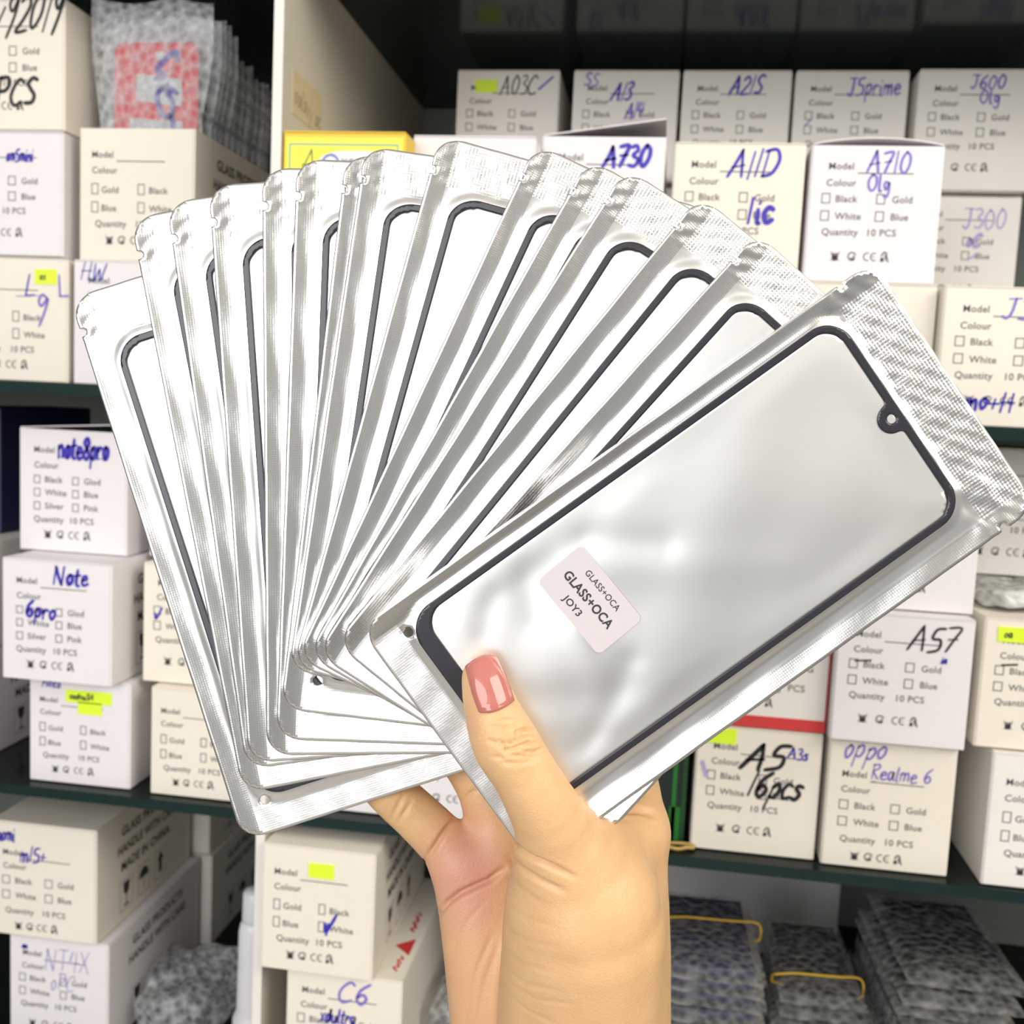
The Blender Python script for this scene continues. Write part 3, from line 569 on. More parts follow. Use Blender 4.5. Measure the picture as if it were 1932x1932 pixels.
# bubble bag lying in the dark beside the lower left stack, and one right of the blue lettered carton
def lump(name, label, loc, sx, sy, sz, m, seed, cat='bubble wrap'):
    rnd = np.random.RandomState(seed); ph = rnd.rand(6) * 6
    mb = MB(); n, k = 36, 18
    for j in range(k + 1):
        a = math.pi * j / k
        for i in range(n):
            b = 2 * math.pi * i / n
            r = 1 + .10 * math.sin(3 * b + ph[0] + 2 * a) + .07 * math.sin(5 * a + 4 * b + ph[1]) + .05 * math.sin(9 * b - 3 * a + ph[2])
            c = lambda v: math.copysign(abs(v) ** .55, v)
            mb.v.append((sx / 2 * r * c(math.sin(a)) * c(math.cos(b)), sy / 2 * r * c(math.sin(a)) * c(math.sin(b)), max(0, sz / 2 * (1 + r * .9 * c(math.cos(a))))))
    for j in range(k):
        for i in range(n):
            q = j * n + i; r_ = j * n + (i + 1) % n; mb.f.append((q, q + n, r_ + n, r_)); mb.m.append(0)
    o = mb.build(name, m, None, smooth=True); o.location = loc; return tag(o, label, cat)
lump('bubble_wrap', 'crumpled clear bubble wrap lying beside the lower left stack', (-.3755, .80, .8595), .072, .10, .045, M_BUB, 3)
lump('bubble_wrap', 'clear bubble wrap stuffed between the blue lettered carton and the wrist', (-.1350, .79, .8595), .040, .09, .075, M_BUB, 5)
M_CLEARBAG = bubble_mat('clear_bag', (0.62, 0.63, 0.60), .25, .12)
o = lump('plastic_bag', 'flat clear plastic bag under the set back carton at right', (.2640, .795, 1.2757), .078, .13, .0160, M_CLEARBAG, 8, 'plastic bag')
# dark blue folder at the far left
t = thing('folder', 'dark blue folder standing at the left edge under the middle shelf', 'folder', (-.600, .80, 1.2707))
mb = MB(); mb.box(0, 0, 0, .0455, .14, .108); mb.build('folder_cover', mat('folder_navy', (0.010, 0.015, 0.07), .5), t, .002)
mb = MB(); mb.box(.004, -.0008, .03, .030, 0, .09); mb.build('spine_label', mat('spine_grey', (0.12, 0.12, 0.14), .6), t)
# white plastic squeeze bottle
M_WPLA = mat('white_plastic', (0.74, 0.74, 0.75), .35, **{'Transmission Weight': .0})
def lathe(prof, n=28):
    mb = MB()
    for r, z in prof: mb.v += [(r * math.cos(2 * math.pi * k / n), r * math.sin(2 * math.pi * k / n), z) for k in range(n)]
    for i in range(len(prof) - 1):
        for k in range(n):
            k2 = (k + 1) % n; mb.f.append((i * n + k, i * n + k2, (i + 1) * n + k2, (i + 1) * n + k)); mb.m.append(0)
    mb.f += [tuple(range(n))[::-1], tuple((len(prof) - 1) * n + k for k in range(n))]; mb.m += [0, 0]; return mb
t = thing('plastic_bottle', 'white plastic bottle standing beside the divider in the lower left bay', 'bottle', (-.3090, .775, .8595))
lathe([(.0155, 0), (.0165, .002), (.0165, .022), (.0150, .025), (.0135, .030), (.0130, .075), (.0128, .098), (.0115, .104), (.0095, .107)]).build('bottle_body', M_WPLA, t, smooth=True)
lathe([(.0100, .1070), (.0105, .109), (.0100, .130), (.0080, .133), (.0040, .134)]).build('bottle_cap', mat('cap_plastic', (0.66, 0.68, 0.70), .3), t, smooth=True)

# ------------------------------------------------------------------ silver pouches
def foil(name, rough, weave=0.0, wscale=2600, crinkle=0.0, cscale=120, base=(0.93, 0.925, 0.91)):
    m, t, b = newmat(name)
    b.inputs['Base Color'].default_value = (*base, 1); b.inputs['Metallic'].default_value = 1; b.inputs['Roughness'].default_value = rough
    tc = t.nodes.new('ShaderNodeTexCoord'); last = None
    if crinkle:
        n = t.nodes.new('ShaderNodeTexNoise'); n.inputs['Scale'].default_value = cscale; n.inputs['Detail'].default_value = 2.5
        t.links.new(tc.outputs['Object'], n.inputs['Vector'])
        bp = t.nodes.new('ShaderNodeBump'); bp.inputs['Strength'].default_value = crinkle; bp.inputs['Distance'].default_value = .002
        t.links.new(n.outputs['Fac'], bp.inputs['Height']); last = bp
    if weave:
        sx = t.nodes.new('ShaderNodeSeparateXYZ'); t.links.new(tc.outputs['Object'], sx.inputs[0])
        prod = None
        for ax in (0, 1):
            mu = t.nodes.new('ShaderNodeMath'); mu.operation = 'MULTIPLY'; mu.inputs[1].default_value = wscale; t.links.new(sx.outputs[ax], mu.inputs[0])
            si = t.nodes.new('ShaderNodeMath'); si.operation = 'SINE'; t.links.new(mu.outputs[0], si.inputs[0])
            if prod is None: prod = si
            else:
                ad = t.nodes.new('ShaderNodeMath'); ad.operation = 'ADD'; t.links.new(prod.outputs[0], ad.inputs[0]); t.links.new(si.outputs[0], ad.inputs[1]); prod = ad
        bw = t.nodes.new('ShaderNodeBump'); bw.inputs['Strength'].default_value = weave; bw.inputs['Distance'].default_value = .0003
        t.links.new(prod.outputs[0], bw.inputs['Height'])
        if last: t.links.new(last.outputs[0], bw.inputs['Normal'])
        last = bw
    if last: t.links.new(last.outputs[0], b.inputs['Normal'])
    return m
M_FOIL = foil('foil_smooth', .30, crinkle=.06, cscale=60)
M_BAND = foil('foil_seal_band', .24, weave=.03, wscale=8000, crinkle=.02, cscale=400, base=(0.90, 0.89, 0.87))
M_FOOT = foil('foil_foot_seal', .38, weave=.035, wscale=8000, crinkle=.05, cscale=300)
M_EMB = foil('foil_embossed', .30, weave=.14, wscale=5600, crinkle=.22, cscale=170)
M_FILM = foil('film_over_glass', .34, crinkle=.08, cscale=45, base=(0.95, 0.95, 0.94))
M_FILMF = foil('film_front_pouch', .38, crinkle=.05, cscale=40, base=(0.93, 0.93, 0.92))
M_BORDER = mat('glass_border', (0.026, 0.026, 0.034), .30)
W_, L_ = 93.0, 196.0
def sd_rr(x, y, x0, y0, x1, y1, r):
    cx, cy = (x0 + x1) / 2, (y0 + y1) / 2; hx, hy = (x1 - x0) / 2 - r, (y1 - y0) / 2 - r
    qx, qy = np.abs(x - cx) - hx, np.abs(y - cy) - hy
    return np.hypot(np.maximum(qx, 0), np.maximum(qy, 0)) + np.minimum(np.maximum(qx, qy), 0) - r
def region_mesh(sdf, x0, y0, x1, y1, step, height, thick, matfn, mats, name):
    """sheet over the 2-D region sdf<0 (mm): front height(x,y), flat back at -thick"""
    nx, ny = int(round((x1 - x0) / step)) + 1, int(round((y1 - y0) / step)) + 1
    X, Y = np.meshgrid(np.linspace(x0, x1, nx), np.linspace(y0, y1, ny), indexing='ij')
    cx = (X[:-1, :-1] + X[1:, 1:]) / 2; cy = (Y[:-1, :-1] + Y[1:, 1:]) / 2
    keep = sdf(cx, cy) < 0
    idx = -np.ones(X.shape, int); I, J = np.nonzero(keep)
    for di, dj in ((0, 0), (1, 0), (1, 1), (0, 1)): idx[I + di, J + dj] = 0
    used = np.argwhere(idx == 0); idx[idx == 0] = np.arange(len(used))
    px = X[used[:, 0], used[:, 1]].copy(); py = Y[used[:, 0], used[:, 1]].copy()
    quads = np.stack([idx[I, J], idx[I + 1, J], idx[I + 1, J + 1], idx[I, J + 1]], 1)
    e = np.concatenate([quads[:, [0, 1]], quads[:, [1, 2]], quads[:, [2, 3]], quads[:, [3, 0]]])
    key = {}
    for a, b in e.tolist(): key[(a, b)] = 1
    bnd = [(a, b) for (a, b) in key if (b, a) not in key]
    bv = np.unique(np.array(bnd))
    for _ in range(4):
        d = sdf(px[bv], py[bv]); h = .02
        gx = (sdf(px[bv] + h, py[bv]) - sdf(px[bv] - h, py[bv])) / (2 * h); gy = (sdf(px[bv], py[bv] + h) - sdf(px[bv], py[bv] - h)) / (2 * h)
        g2 = np.maximum(gx * gx + gy * gy, .05); px[bv] -= d * gx / g2 * .95; py[bv] -= d * gy / g2 * .95
    z = height(px, py); n = len(px)
    top = np.stack([px, py, z], 1) * .001; bot = np.stack([px, py, np.full(n, -thick)], 1) * .001
    faces = quads.tolist() + (quads[:, ::-1] + n).tolist() + [[b, a, a + n, b + n] for a, b in bnd]
    qc = np.stack([px[quads].mean(1), py[quads].mean(1)], 1)
    mi = matfn(qc[:, 0], qc[:, 1]).astype(int).tolist()
    me = bpy.data.meshes.new(name); me.from_pydata(np.concatenate([top, bot]).tolist(), [], faces)
    for m in mats: me.materials.append(m)
    me.polygons.foreach_set('material_index', mi + mi + [0] * len(bnd)); me.polygons.foreach_set('use_smooth', [True] * len(quads) + [False] * (len(quads) + len(bnd)))
    me.update(); return me
def sm(t): t = np.clip(t, 0, 1); return t * t * (3 - 2 * t)
def build_pouch_meshes(fx, tag_, front):
    f0, f1, fy0, fy1 = fx, fx + 74.0, 12.6, 176.6
    def out(x, y):
        d = sd_rr(x, y, 0, 0, W_, L_, 8.5)
        for nx_ in (0, W_): d = np.maximum(d, 1.5 - np.hypot((x - nx_) * .8, y - (L_ - 13)))
        return np.maximum(d, 1.7 - np.hypot(x - 11, y - 11.5)) if not front else np.maximum(d, 1.7 - np.hypot(x - 10, y - 11.7))
    def hgt(x, y):
        q = sd_rr(x, y, f0, fy0, f1, fy1, 9)
        z = 1.25 * sm(1 - q / (4.0 if not front else 3.0))
        z = z + .18 * np.exp(-((x - 5.6) / .5) ** 2) + 1.75 * np.maximum(0, 1 - x / 6.2) ** 1.05 + 1.75 * np.maximum(0, 1 - (W_ - x) / 6.2) ** 1.05
        em = ((y > L_ - 18) & (y < L_ - 1.5)).astype(float)
        z = z + em * .10 * (np.sin(x * 1.7 + 2 * np.sin(y * .9)) * np.sin(y * 1.3 + x * .4) + np.sin(x * .8 - y * 1.1))
        mid = sm((q - .5) / 3)
        z = z + mid * .08 * np.sin(x * .5 + y * .21)
        if front: z = z - .95 * sm(-sd_rr(x, y, f0 + 2, fy0 + 4, f1 - 2, fy1 - 2.5, 8) / 2.0)
        if front:   # a sharp fold near the upper right corner and soft puckers along the top
            u, v = x - (W_ - 5.5), y - (L_ - 10.5)
            z = z + 1.0 * np.exp(-np.abs(v / 2.2) ** 1.3) * np.exp(-((u + 7) / 6.5) ** 2)
            z = z + .35 * np.exp(-((y - (L_ - 18.5)) / 2.2) ** 2) * np.sin(x * .45)
        else:
            z = z + mid * .3 * sm((W_ - x) / 40) * np.exp(-((y - 150) / 30) ** 2) * np.exp(-((x - 7) / 3) ** 2)
        return z
    def mt(x, y):
        m = np.zeros(len(x)); m[y < 10] = 3; m[(x < 5.6) | (x > W_ - 5.6)] = 1
        m[(y > L_ - 17) & (y < L_ - 1) & (x > 6) & (x < W_ - 6)] = 2; return m
    body = region_mesh(out, 0, 0, W_, L_, 1.0, hgt, .25, mt, [M_FOIL, M_BAND, M_EMB, M_FOOT], 'foil_pouch' + tag_)
    cx, cy = (f0 + f1) / 2, fy1 - 3.9
    def ring(x, y):
        inner = sd_rr(x, y, f0 + 2.3, fy0 + 5.8, f1 - 2.3, fy1 - 2.7, 7)
        c = np.hypot(x - cx, y - cy) - 4.6
        k = 2.2; h = np.clip(.5 - .5 * (inner + c) / k, 0, 1); inner = inner + (-c - inner) * h + k * h * (1 - h)
        return np.maximum(np.maximum(sd_rr(x, y, f0, fy0, f1, fy1, 9.5), -inner), 1.45 - np.hypot(x - cx, y - cy))
    def zb(x, y): return 1.72 + (wob(x, y) * .55 if front else 0 * x)
    def wob(x, y):
        s = .35 * np.sin(.055 * x + .045 * y + 1) + .25 * np.sin(.10 * x - .07 * y) + .16 * np.sin(.16 * x + .11 * y + 2)
        for (ax, ay, bx, by, wd, am) in ((58, 62, 74, 36, 4.5, -.55), (40, 55, 70, 46, 5, .4), (18, 74, 34, 92, 5, -.45), (14, 52, 30, 46, 4.5, -.4), (24, 66, 60, 118, 7, .4), (15, 40, 24, 30, 4, -.35), (50, 30, 66, 58, 6, -.4)):
            dx, dy = bx - ax, by - ay; t = np.clip(((x - ax) * dx + (y - ay) * dy) / (dx * dx + dy * dy), 0, 1)
            r = np.hypot(x - ax - t * dx, y - ay - t * dy); s = s + am * np.exp(-(r / wd) ** 2)
        edge = sm(-sd_rr(x, y, f0 + 2, fy0 + 5, f1 - 2, fy1 - 3, 7) / 10)
        return s * edge
    border = region_mesh(ring, f0 - 1, fy0 - 1, f1 + 1, fy1 + 1, .7, zb, -.6, lambda x, y: np.zeros(len(x)), [M_BORDER], 'glass_border' + tag_)
    def pane(x, y): return np.maximum(sd_rr(x, y, f0 + 1.5, fy0 + 3, f1 - 1.5, fy1 - 2, 8), -99)
    film = region_mesh(pane, f0, fy0, f1, fy1, 1.5, lambda x, y: 1.5 + (.62 * wob(x, y) if front else .05 * np.sin(.12 * x + .05 * y)), -.5, lambda x, y: np.zeros(len(x)), [M_FILMF if front else M_FILM], 'clear_window' + tag_)
    return body, border, film
MESH_A = build_pouch_meshes(9.6, '', False)
MESH_F = build_pouch_meshes(6.4, '_front', True)
# each pouch: top-left and bottom-left corner of its outline, from the rear one to the front one
FAN = [((135, 562), (462, 1587)), ((249, 412), (461, 1497)), ((317, 382), (467, 1452)), ((396, 350), (472, 1440)), ((497, 318), (505, 1425)), ((562, 300), (523, 1395)),
       ((655, 290), (531, 1338)), ((691, 275), (546, 1266)), ((832, 255), (553, 1258)), ((1012, 271), (560, 1243)), ((1112, 299), (580, 1238)), ((1181, 317), (597, 1235)), ((1321, 368), (632, 1214)), ((1428, 438), (735, 1205)), ((1637, 497), (680, 1181))]
POUCH_LABEL = ['rearmost silver pouch at the left end of the fan, its punched corner showing', 'silver pouch second from the left end of the fan', 'silver pouch third from the left end of the fan', 'silver pouch fourth from the left end of the fan',
  'upright silver pouch fifth from the left end of the fan', 'silver pouch sixth from the left, in front of the yellow box', 'bluish silver pouch mostly hidden behind its neighbour, seventh from the left end', 'silver pouch eighth from the left, its tip over the yellow box logo',
  'silver pouch with the highest tip, just right of the yellow box', 'silver pouch sixth from the right end of the fan', 'silver pouch fifth from the right, its tip touching the bold blue numerals', 'silver pouch fourth from the right end of the fan',
  'silver pouch third from the right, its tip over the cream carton', 'silver pouch directly behind the front one', 'front silver pouch with a printed paper label, held under the thumb']
POUCH_FRONT = None
TILT = [0.0] * 15
for i, (tl, bl) in enumerate(FAN):
    d = .3545 - .0022 * i - (.0030 if i == 14 else 0)
    a, b = P(*bl, d), P(*tl, d)
    n = (R3 @ Vector((0, 0, 1))); ly = (b - a); s = ly.length / (L_ * .001); ly.normalize(); lx = ly.cross(n).normalized(); n = lx.cross(ly)
    sx = 1.0
    M = Matrix((( lx.x * sx, ly.x * s, n.x, a.x), (lx.y * sx, ly.y * s, n.y, a.y), (lx.z * sx, ly.z * s, n.z, a.z), (0, 0, 0, 1)))
    t = thing('phone_glass_pouch', POUCH_LABEL[i], 'pouch', (0, 0, 0), 0, 'silver phone glass pouches fanned in the hand')
    if i == 14: M = M @ Matrix.Translation((.06, 0, 0)) @ Matrix.Rotation(math.radians(4.1), 4, 'Y') @ Matrix.Translation((-.06, 0, 0))
    t.matrix_world = M
    ms = MESH_F if i == 14 else MESH_A
    for me, nm in zip(ms, ('foil_sleeve', 'glass_border', 'clear_window')):
        o = bpy.data.objects.new(nm, me); COL.objects.link(o); o.parent = t
        if nm == 'glass_border': o['label'] = 'dark border of the phone glass'
    if i == 14: POUCH_FRONT = t
# paper label on the front pouch
mb = MB(); pts = []
for cx, cy, a0 in ((13, 6.9, 0), (-13, 6.9, 90), (-13, -6.9, 180), (13, -6.9, 270)):
    pts += [(cx + 2 * math.cos(math.radians(a0 + k * 15)), cy + 2 * math.sin(math.radians(a0 + k * 15))) for k in range(7)]
n = len(pts); S = .001
mb.v = [(p[0] * S, p[1] * S, .0001) for p in pts] + [(p[0] * S, p[1] * S, -.0003) for p in pts]
mb.f = [tuple(range(n)), tuple(range(2 * n - 1, n - 1, -1))] + [(i, i + n, (i + 1) % n + n, (i + 1) % n) for i in range(n)]; mb.m = [0] * (n + 2)
MT = Matrix.Translation((0, 0, .00018))
def centred(s, x, y, h, bold, width):
    wd = text_mesh(s, bold)[2]; xs = width / (wd * h); put_text(mb, s, x * S, y * S, h * S, 1, MT, bold, xs)
centred('GLASS+OCA', -7.6, 4.0, 2.1, .01, 15.6); centred('GLASS+OCA', -11.4, -1.6, 3.0, .035, 22.0); centred('JOY3', -6.0, -6.3, 2.3, .02, 7.6)
o = mb.build('paper_label', [mat('label_paper', (0.60, 0.55, 0.57), .65, spec=.2), INK[1]], POUCH_FRONT); o['label'] = 'white rounded paper label with black print'
o.matrix_local = Matrix.Translation((.0345, .0634, .0024)) @ Matrix.Rotation(math.radians(3.9), 4, 'Z')
# ------------------------------------------------------------------ the hand (one continuous skin grown from a blended distance field, in metres, lens frame)
def Q(px, py, d): return np.array([(px - 966) / F * d, -(py - 966) / F * d, -d])
def cone(a, b): return (Q(*a[:3]), a[3] * .001, Q(*b[:3]), b[3] * .001)
def chain(*p):
    p = catmull(list(p), 2); return [cone(p[i], p[i + 1]) for i in range(len(p) - 1)]
THUMB = chain((911, 1279, .3110, 6.6), (919, 1312, .3100, 7.6), (936, 1362, .3090, 9.1), (956, 1406, .3086, 10.2), (985, 1452, .3092, 9.8), (1015, 1505, .3112, 10.5), (1042, 1556, .3155, 12.1), (1075, 1640, .3245, 17.0))
THENAR = chain((1062, 1600, .3240, 13.5), (1098, 1705, .3310, 25.0), (1100, 1800, .3380, 27.0), (1092, 1900, .3440, 27.2), (1085, 2080, .3520, 27.0))
INDEXM = chain((1190, 1572, .3600, 12.8), (1176, 1700, .3580, 15.5), (1160, 1850, .3580, 18.0), (1150, 2080, .3600, 20.0))
PALM = [chain((869, 1640, .3660, 10.4), (893, 1735, .3650, 12.0), (917, 1880, .3640, 13.6), (945, 2080, .3660, 16.0))
        , chain((935, 1606, .3700, 11.5), (960, 1740, .3680, 12.0), (990, 1900, .3670, 15.0), (1020, 2080, .3670, 18.0))
        , chain((1050, 1590, .3720, 12.0), (1060, 1740, .3700, 13.0), (1060, 1900, .3690, 17.0), (1070, 2080, .3690, 20.0))]
WEB = chain((1118, 1590, .3330, 10.5), (1150, 1580, .3430, 10.5), (1188, 1576, .3530, 10.5))
INDEXF = chain((1190, 1565, .3610, 12.2), (1187, 1500, .3660, 11.4), (1170, 1420, .3740, 10.0), (1090, 1310, .3790, 9.0), (1010, 1250, .3780, 7.8))
RINGF = chain((938, 1590, .3700, 9.4), (908, 1484, .3710, 9.0), (858, 1412, .3700, 8.4), (780, 1330, .3690, 7.8), (730, 1290, .3680, 7.0))
MIDF = chain((1055, 1585, .3720, 10.0), (1010, 1450, .3750, 9.4), (930, 1360, .3760, 8.6), (860, 1290, .3750, 7.6))
PINKY = chain((868, 1632, .3660, 9.8), (838, 1590, .3665, 9.3), (782, 1535, .3665, 8.7), (735, 1492, .3655, 8.5), (700, 1450, .3650, 8.2), (655, 1395, .3640, 7.4))
def smin(a, b, k):
    h = np.clip(.5 + .5 * (b - a) / k, 0, 1); return b + (a - b) * h - k * h * (1 - h)
def d_cone(p, c):
    a, ra, b, rb = c; ab = b - a; t = np.clip(((p - a) @ ab) / (ab @ ab), 0, 1)
    return np.linalg.norm(p - a - t[..., None] * ab, axis=-1) - (ra + (rb - ra) * t)
def d_set(p, s, k=.004):
    d = None
    for c in s: e = d_cone(p, c); d = e if d is None else np.minimum(d, e)
    return d
def hand_sdf(p):
    palm = d_set(p, PALM[0])
    for c in PALM[1:]: palm = smin(palm, d_set(p, c), .010)
    palm = smin(palm, d_set(p, PINKY, .004), .0035)
    palm = smin(palm, d_set(p, RINGF, .004), .0035)
    palm = smin(palm, d_set(p, MIDF, .004), .0035)
    palm = smin(palm, d_set(p, INDEXF, .005), .004)
    th = smin(d_set(p, THENAR, .008), d_set(p, THUMB, .004), .005)
    th = smin(th, d_set(p, INDEXM, .006), .014)
    d = smin(palm, th, .0045)
    return smin(d, d_set(p, WEB, .006), .009)
def surface_nets(f, org, h):
    nx, ny, nz = f.shape; ins = f < 0
    c = [f[i:nx - 1 + i, j:ny - 1 + j, k:nz - 1 + k] for i in (0, 1) for j in (0, 1) for k in (0, 1)]
    s = sum((q < 0).astype(int) for q in c); act = (s > 0) & (s < 8); I = np.argwhere(act)
    cv = np.stack([q[act] for q in c], 1); off = np.array([(i, j, k) for i in (0, 1) for j in (0, 1) for k in (0, 1)], float)
    acc = np.zeros((len(I), 3)); cnt = np.zeros(len(I))
    for a in range(8):
        for b in range(a + 1, 8):
            if np.abs(off[a] - off[b]).sum() != 1: continue
            m = (cv[:, a] < 0) != (cv[:, b] < 0); t = cv[m, a] / (cv[m, a] - cv[m, b])
            acc[m] += off[a] + t[:, None] * (off[b] - off[a]); cnt[m] += 1
    v = org + (I + acc / cnt[:, None]) * h
    idx = -np.ones(act.shape, int); idx[act] = np.arange(len(I)); faces = []
    for ax in range(3):
        sl0 = [slice(None)] * 3; sl1 = [slice(None)] * 3; sl0[ax] = slice(0, -1); sl1[ax] = slice(1, None)
        A, B = ins[tuple(sl0)], ins[tuple(sl1)]
        E = np.argwhere(A != B); o1, o2 = [(1, 2), (2, 0), (0, 1)][ax]
        E = E[(E[:, o1] > 0) & (E[:, o2] > 0) & (E[:, o1] < f.shape[o1] - 1) & (E[:, o2] < f.shape[o2] - 1)]
        e1 = np.zeros(3, int); e1[o1] = 1; e2 = np.zeros(3, int); e2[o2] = 1
        g = lambda e: idx[e[:, 0], e[:, 1], e[:, 2]]
        q = np.stack([g(E - e1 - e2), g(E - e2), g(E), g(E - e1)], 1)
        flip = B[E[:, 0], E[:, 1], E[:, 2]]
        q[flip] = q[flip][:, ::-1]; faces.append(q[(q >= 0).all(1)])
    return v, np.concatenate(faces)
H = .0007
lo = np.array([-.064, -.196, -.392]); hi = np.array([.056, -.040, -.286])
dims = np.ceil((hi - lo) / H).astype(int) + 1
fld = np.empty(dims)
gx, gy = np.meshgrid(lo[0] + np.arange(dims[0]) * H, lo[1] + np.arange(dims[1]) * H, indexing='ij')
ALLC = THUMB + THENAR + INDEXM + sum(PALM, []) + WEB + INDEXF + RINGF + MIDF + PINKY
for k in range(dims[2]):
    z = lo[2] + k * H
    # coarse reject, then the full blend only near the skin
    p = np.stack([gx, gy, np.full(gx.shape, z)], -1)
    d = np.full(gx.shape, .05); pc = p[::6, ::6]
    dc = np.min([d_cone(pc, c) for c in ALLC], axis=0); near = np.repeat(np.repeat(dc < .016, 6, 0), 6, 1)[:gx.shape[0], :gx.shape[1]]
    if near.any(): d[near] = hand_sdf(p[near])
    fld[:, :, k] = d
hv, hf = surface_nets(fld, lo, H)
# creases pressed into the skin: lines seen from the front, width and depth in mm
def seg_dist(px, py, line):
    r = np.full(len(px), 1e9)
    for (ax, ay), (bx, by) in zip(line[:-1], line[1:]):
        dx, dy = bx - ax, by - ay; t = np.clip(((px - ax) * dx + (py - ay) * dy) / (dx * dx + dy * dy + 1e-9), 0, 1)
        r = np.minimum(r, np.hypot(px - ax - t * dx, py - ay - t * dy))
    return r
def grad(p, e=.0006):
    g = np.stack([hand_sdf(p + np.eye(3)[i] * e) - hand_sdf(p - np.eye(3)[i] * e) for i in range(3)], -1)
    return g / np.maximum(np.linalg.norm(g, axis=-1, keepdims=True), 1e-9)
ed_ = np.concatenate([hf[:, [0, 1]], hf[:, [1, 2]], hf[:, [2, 3]], hf[:, [3, 0]]]); deg = np.bincount(ed_.ravel(), minlength=len(hv)).astype(float)
for _ in range(14):
    acc = np.stack([np.bincount(ed_[:, 0], hv[ed_[:, 1], k], len(hv)) + np.bincount(ed_[:, 1], hv[ed_[:, 0], k], len(hv)) for k in range(3)], 1)
    hv = hv + .5 * (acc / deg[:, None] - hv)
nrm = grad(hv); front = nrm[:, 2] > .05
vx = 966 + F * hv[:, 0] / -hv[:, 2]; vy = 966 - F * hv[:, 1] / -hv[:, 2]
CRE = [  # (line, half width px, depth mm, nearest depth, farthest depth)
 ([(826, 1724), (842, 1704), (868, 1686), (898, 1672), (925, 1660), (950, 1640)], 6, 1.5, .33, .40), ([(803, 1622), (818, 1600), (838, 1570), (862, 1540)], 5, 1.2, .33, .40),
 ([(738, 1545), (752, 1518), (762, 1500)], 4, .5, .33, .40), ([(752, 1552), (764, 1532), (776, 1512)], 4, .6, .33, .40), ([(872, 1512), (886, 1498), (905, 1488)], 4, .7, .33, .40),
 ([(958, 1596), (972, 1596), (985, 1608), (1005, 1620), (1040, 1634), (1085, 1655)], 5, 1.0, .30, .35), ([(962, 1618), (985, 1640), (1020, 1662), (1065, 1682)], 6, .55, .30, .36),
 ([(952, 1640), (980, 1675), (1030, 1710)], 5, .35, .30, .36), ([(944, 1700), (985, 1728), (1050, 1752)], 5, .25, .30, .36), ([(942, 1745), (990, 1775), (1060, 1790)], 5, .25, .30, .36),
 ([(945, 1790), (985, 1820), (1050, 1836)], 5, .28, .30, .36), ([(950, 1826), (990, 1856), (1060, 1872)], 5, .30, .30, .36), ([(950, 1850), (1010, 1886), (1090, 1896)], 4, .25, .30, .36), ([(960, 1880), (1000, 1910), (1050, 1932)], 4, .3, .30, .36),
 ([(1130, 1540), (1165, 1528), (1205, 1528), (1240, 1538)], 7, .9, .30, .36), ([(1120, 1556), (1160, 1546), (1210, 1548)], 5, .4, .30, .36),
 ([(875, 1932), (900, 1830), (930, 1760)], 5, .45, .33, .40), ([(900, 1932), (915, 1850), (940, 1790)], 5, .4, .33, .40), ([(850, 1800), (880, 1740), (915, 1700)], 4, .3, .33, .40),
 # knuckle of the thumb
 ([(942, 1398), (950, 1404), (953, 1417), (966, 1413), (980, 1408), (1000, 1400), (1012, 1404)], 3.2, .75, .28, .33), ([(950, 1401), (965, 1401), (980, 1393), (992, 1390), (1006, 1391)], 3, .6, .28, .33),
 ([(974, 1394), (975, 1380), (985, 1378), (992, 1376), (1008, 1377)], 3, .6, .28, .33), ([(985, 1392), (990, 1383)], 3, .5, .28, .33), ([(938, 1384), (950, 1374), (965, 1368), (980, 1369)], 3, .45, .28, .33), ([(920, 1396), (935, 1402), (945, 1406)], 3, .4, .28, .33),
 ([(985, 1416), (1005, 1420), (1025, 1411)], 3, .6, .28, .33), ([(950, 1421), (975, 1427), (1005, 1427), (1024, 1423)], 3.5, .45, .28, .33), ([(945, 1440), (980, 1440), (1015, 1433)], 4, .35, .28, .33), ([(925, 1375), (942, 1370), (955, 1372)], 3, .3, .28, .33), ([(940, 1360), (958, 1358), (975, 1357)], 3, .25, .28, .33),
 ([(958, 1368), (966, 1360), (985, 1357)], 3, .25, .28, .33), ([(930, 1428), (960, 1432)], 4, .3, .28, .33)]
disp = np.zeros(len(hv))
for line, wd, dep, d0, d1 in CRE:
    m = front & (-hv[:, 2] > d0) & (-hv[:, 2] < d1)
    r = seg_dist(vx[m], vy[m], line); g = np.exp(-(r / wd) ** 2)
    dep = dep * (2.0 if d1 == .33 else 1.7 if dep > .45 else .85); wd = wd * (1 if dep > .45 else 1.3)
    de = np.minimum(np.hypot(vx[m] - line[0][0], vy[m] - line[0][1]), np.hypot(vx[m] - line[-1][0], vy[m] - line[-1][1])); dep = dep * np.clip(.25 + de / (34 if d1 != .33 else 14), 0, 1)
    disp[m] = np.maximum(disp[m], dep * g - .12 * dep * np.exp(-((r - 2.3 * wd) / wd) ** 2))
# tendons and the dip round the nail
disp += front * (-.25) * np.exp(-((vx - 1235) / 12) ** 2) * (vy > 1560)
hv2 = hv - nrm * disp[:, None] * .001
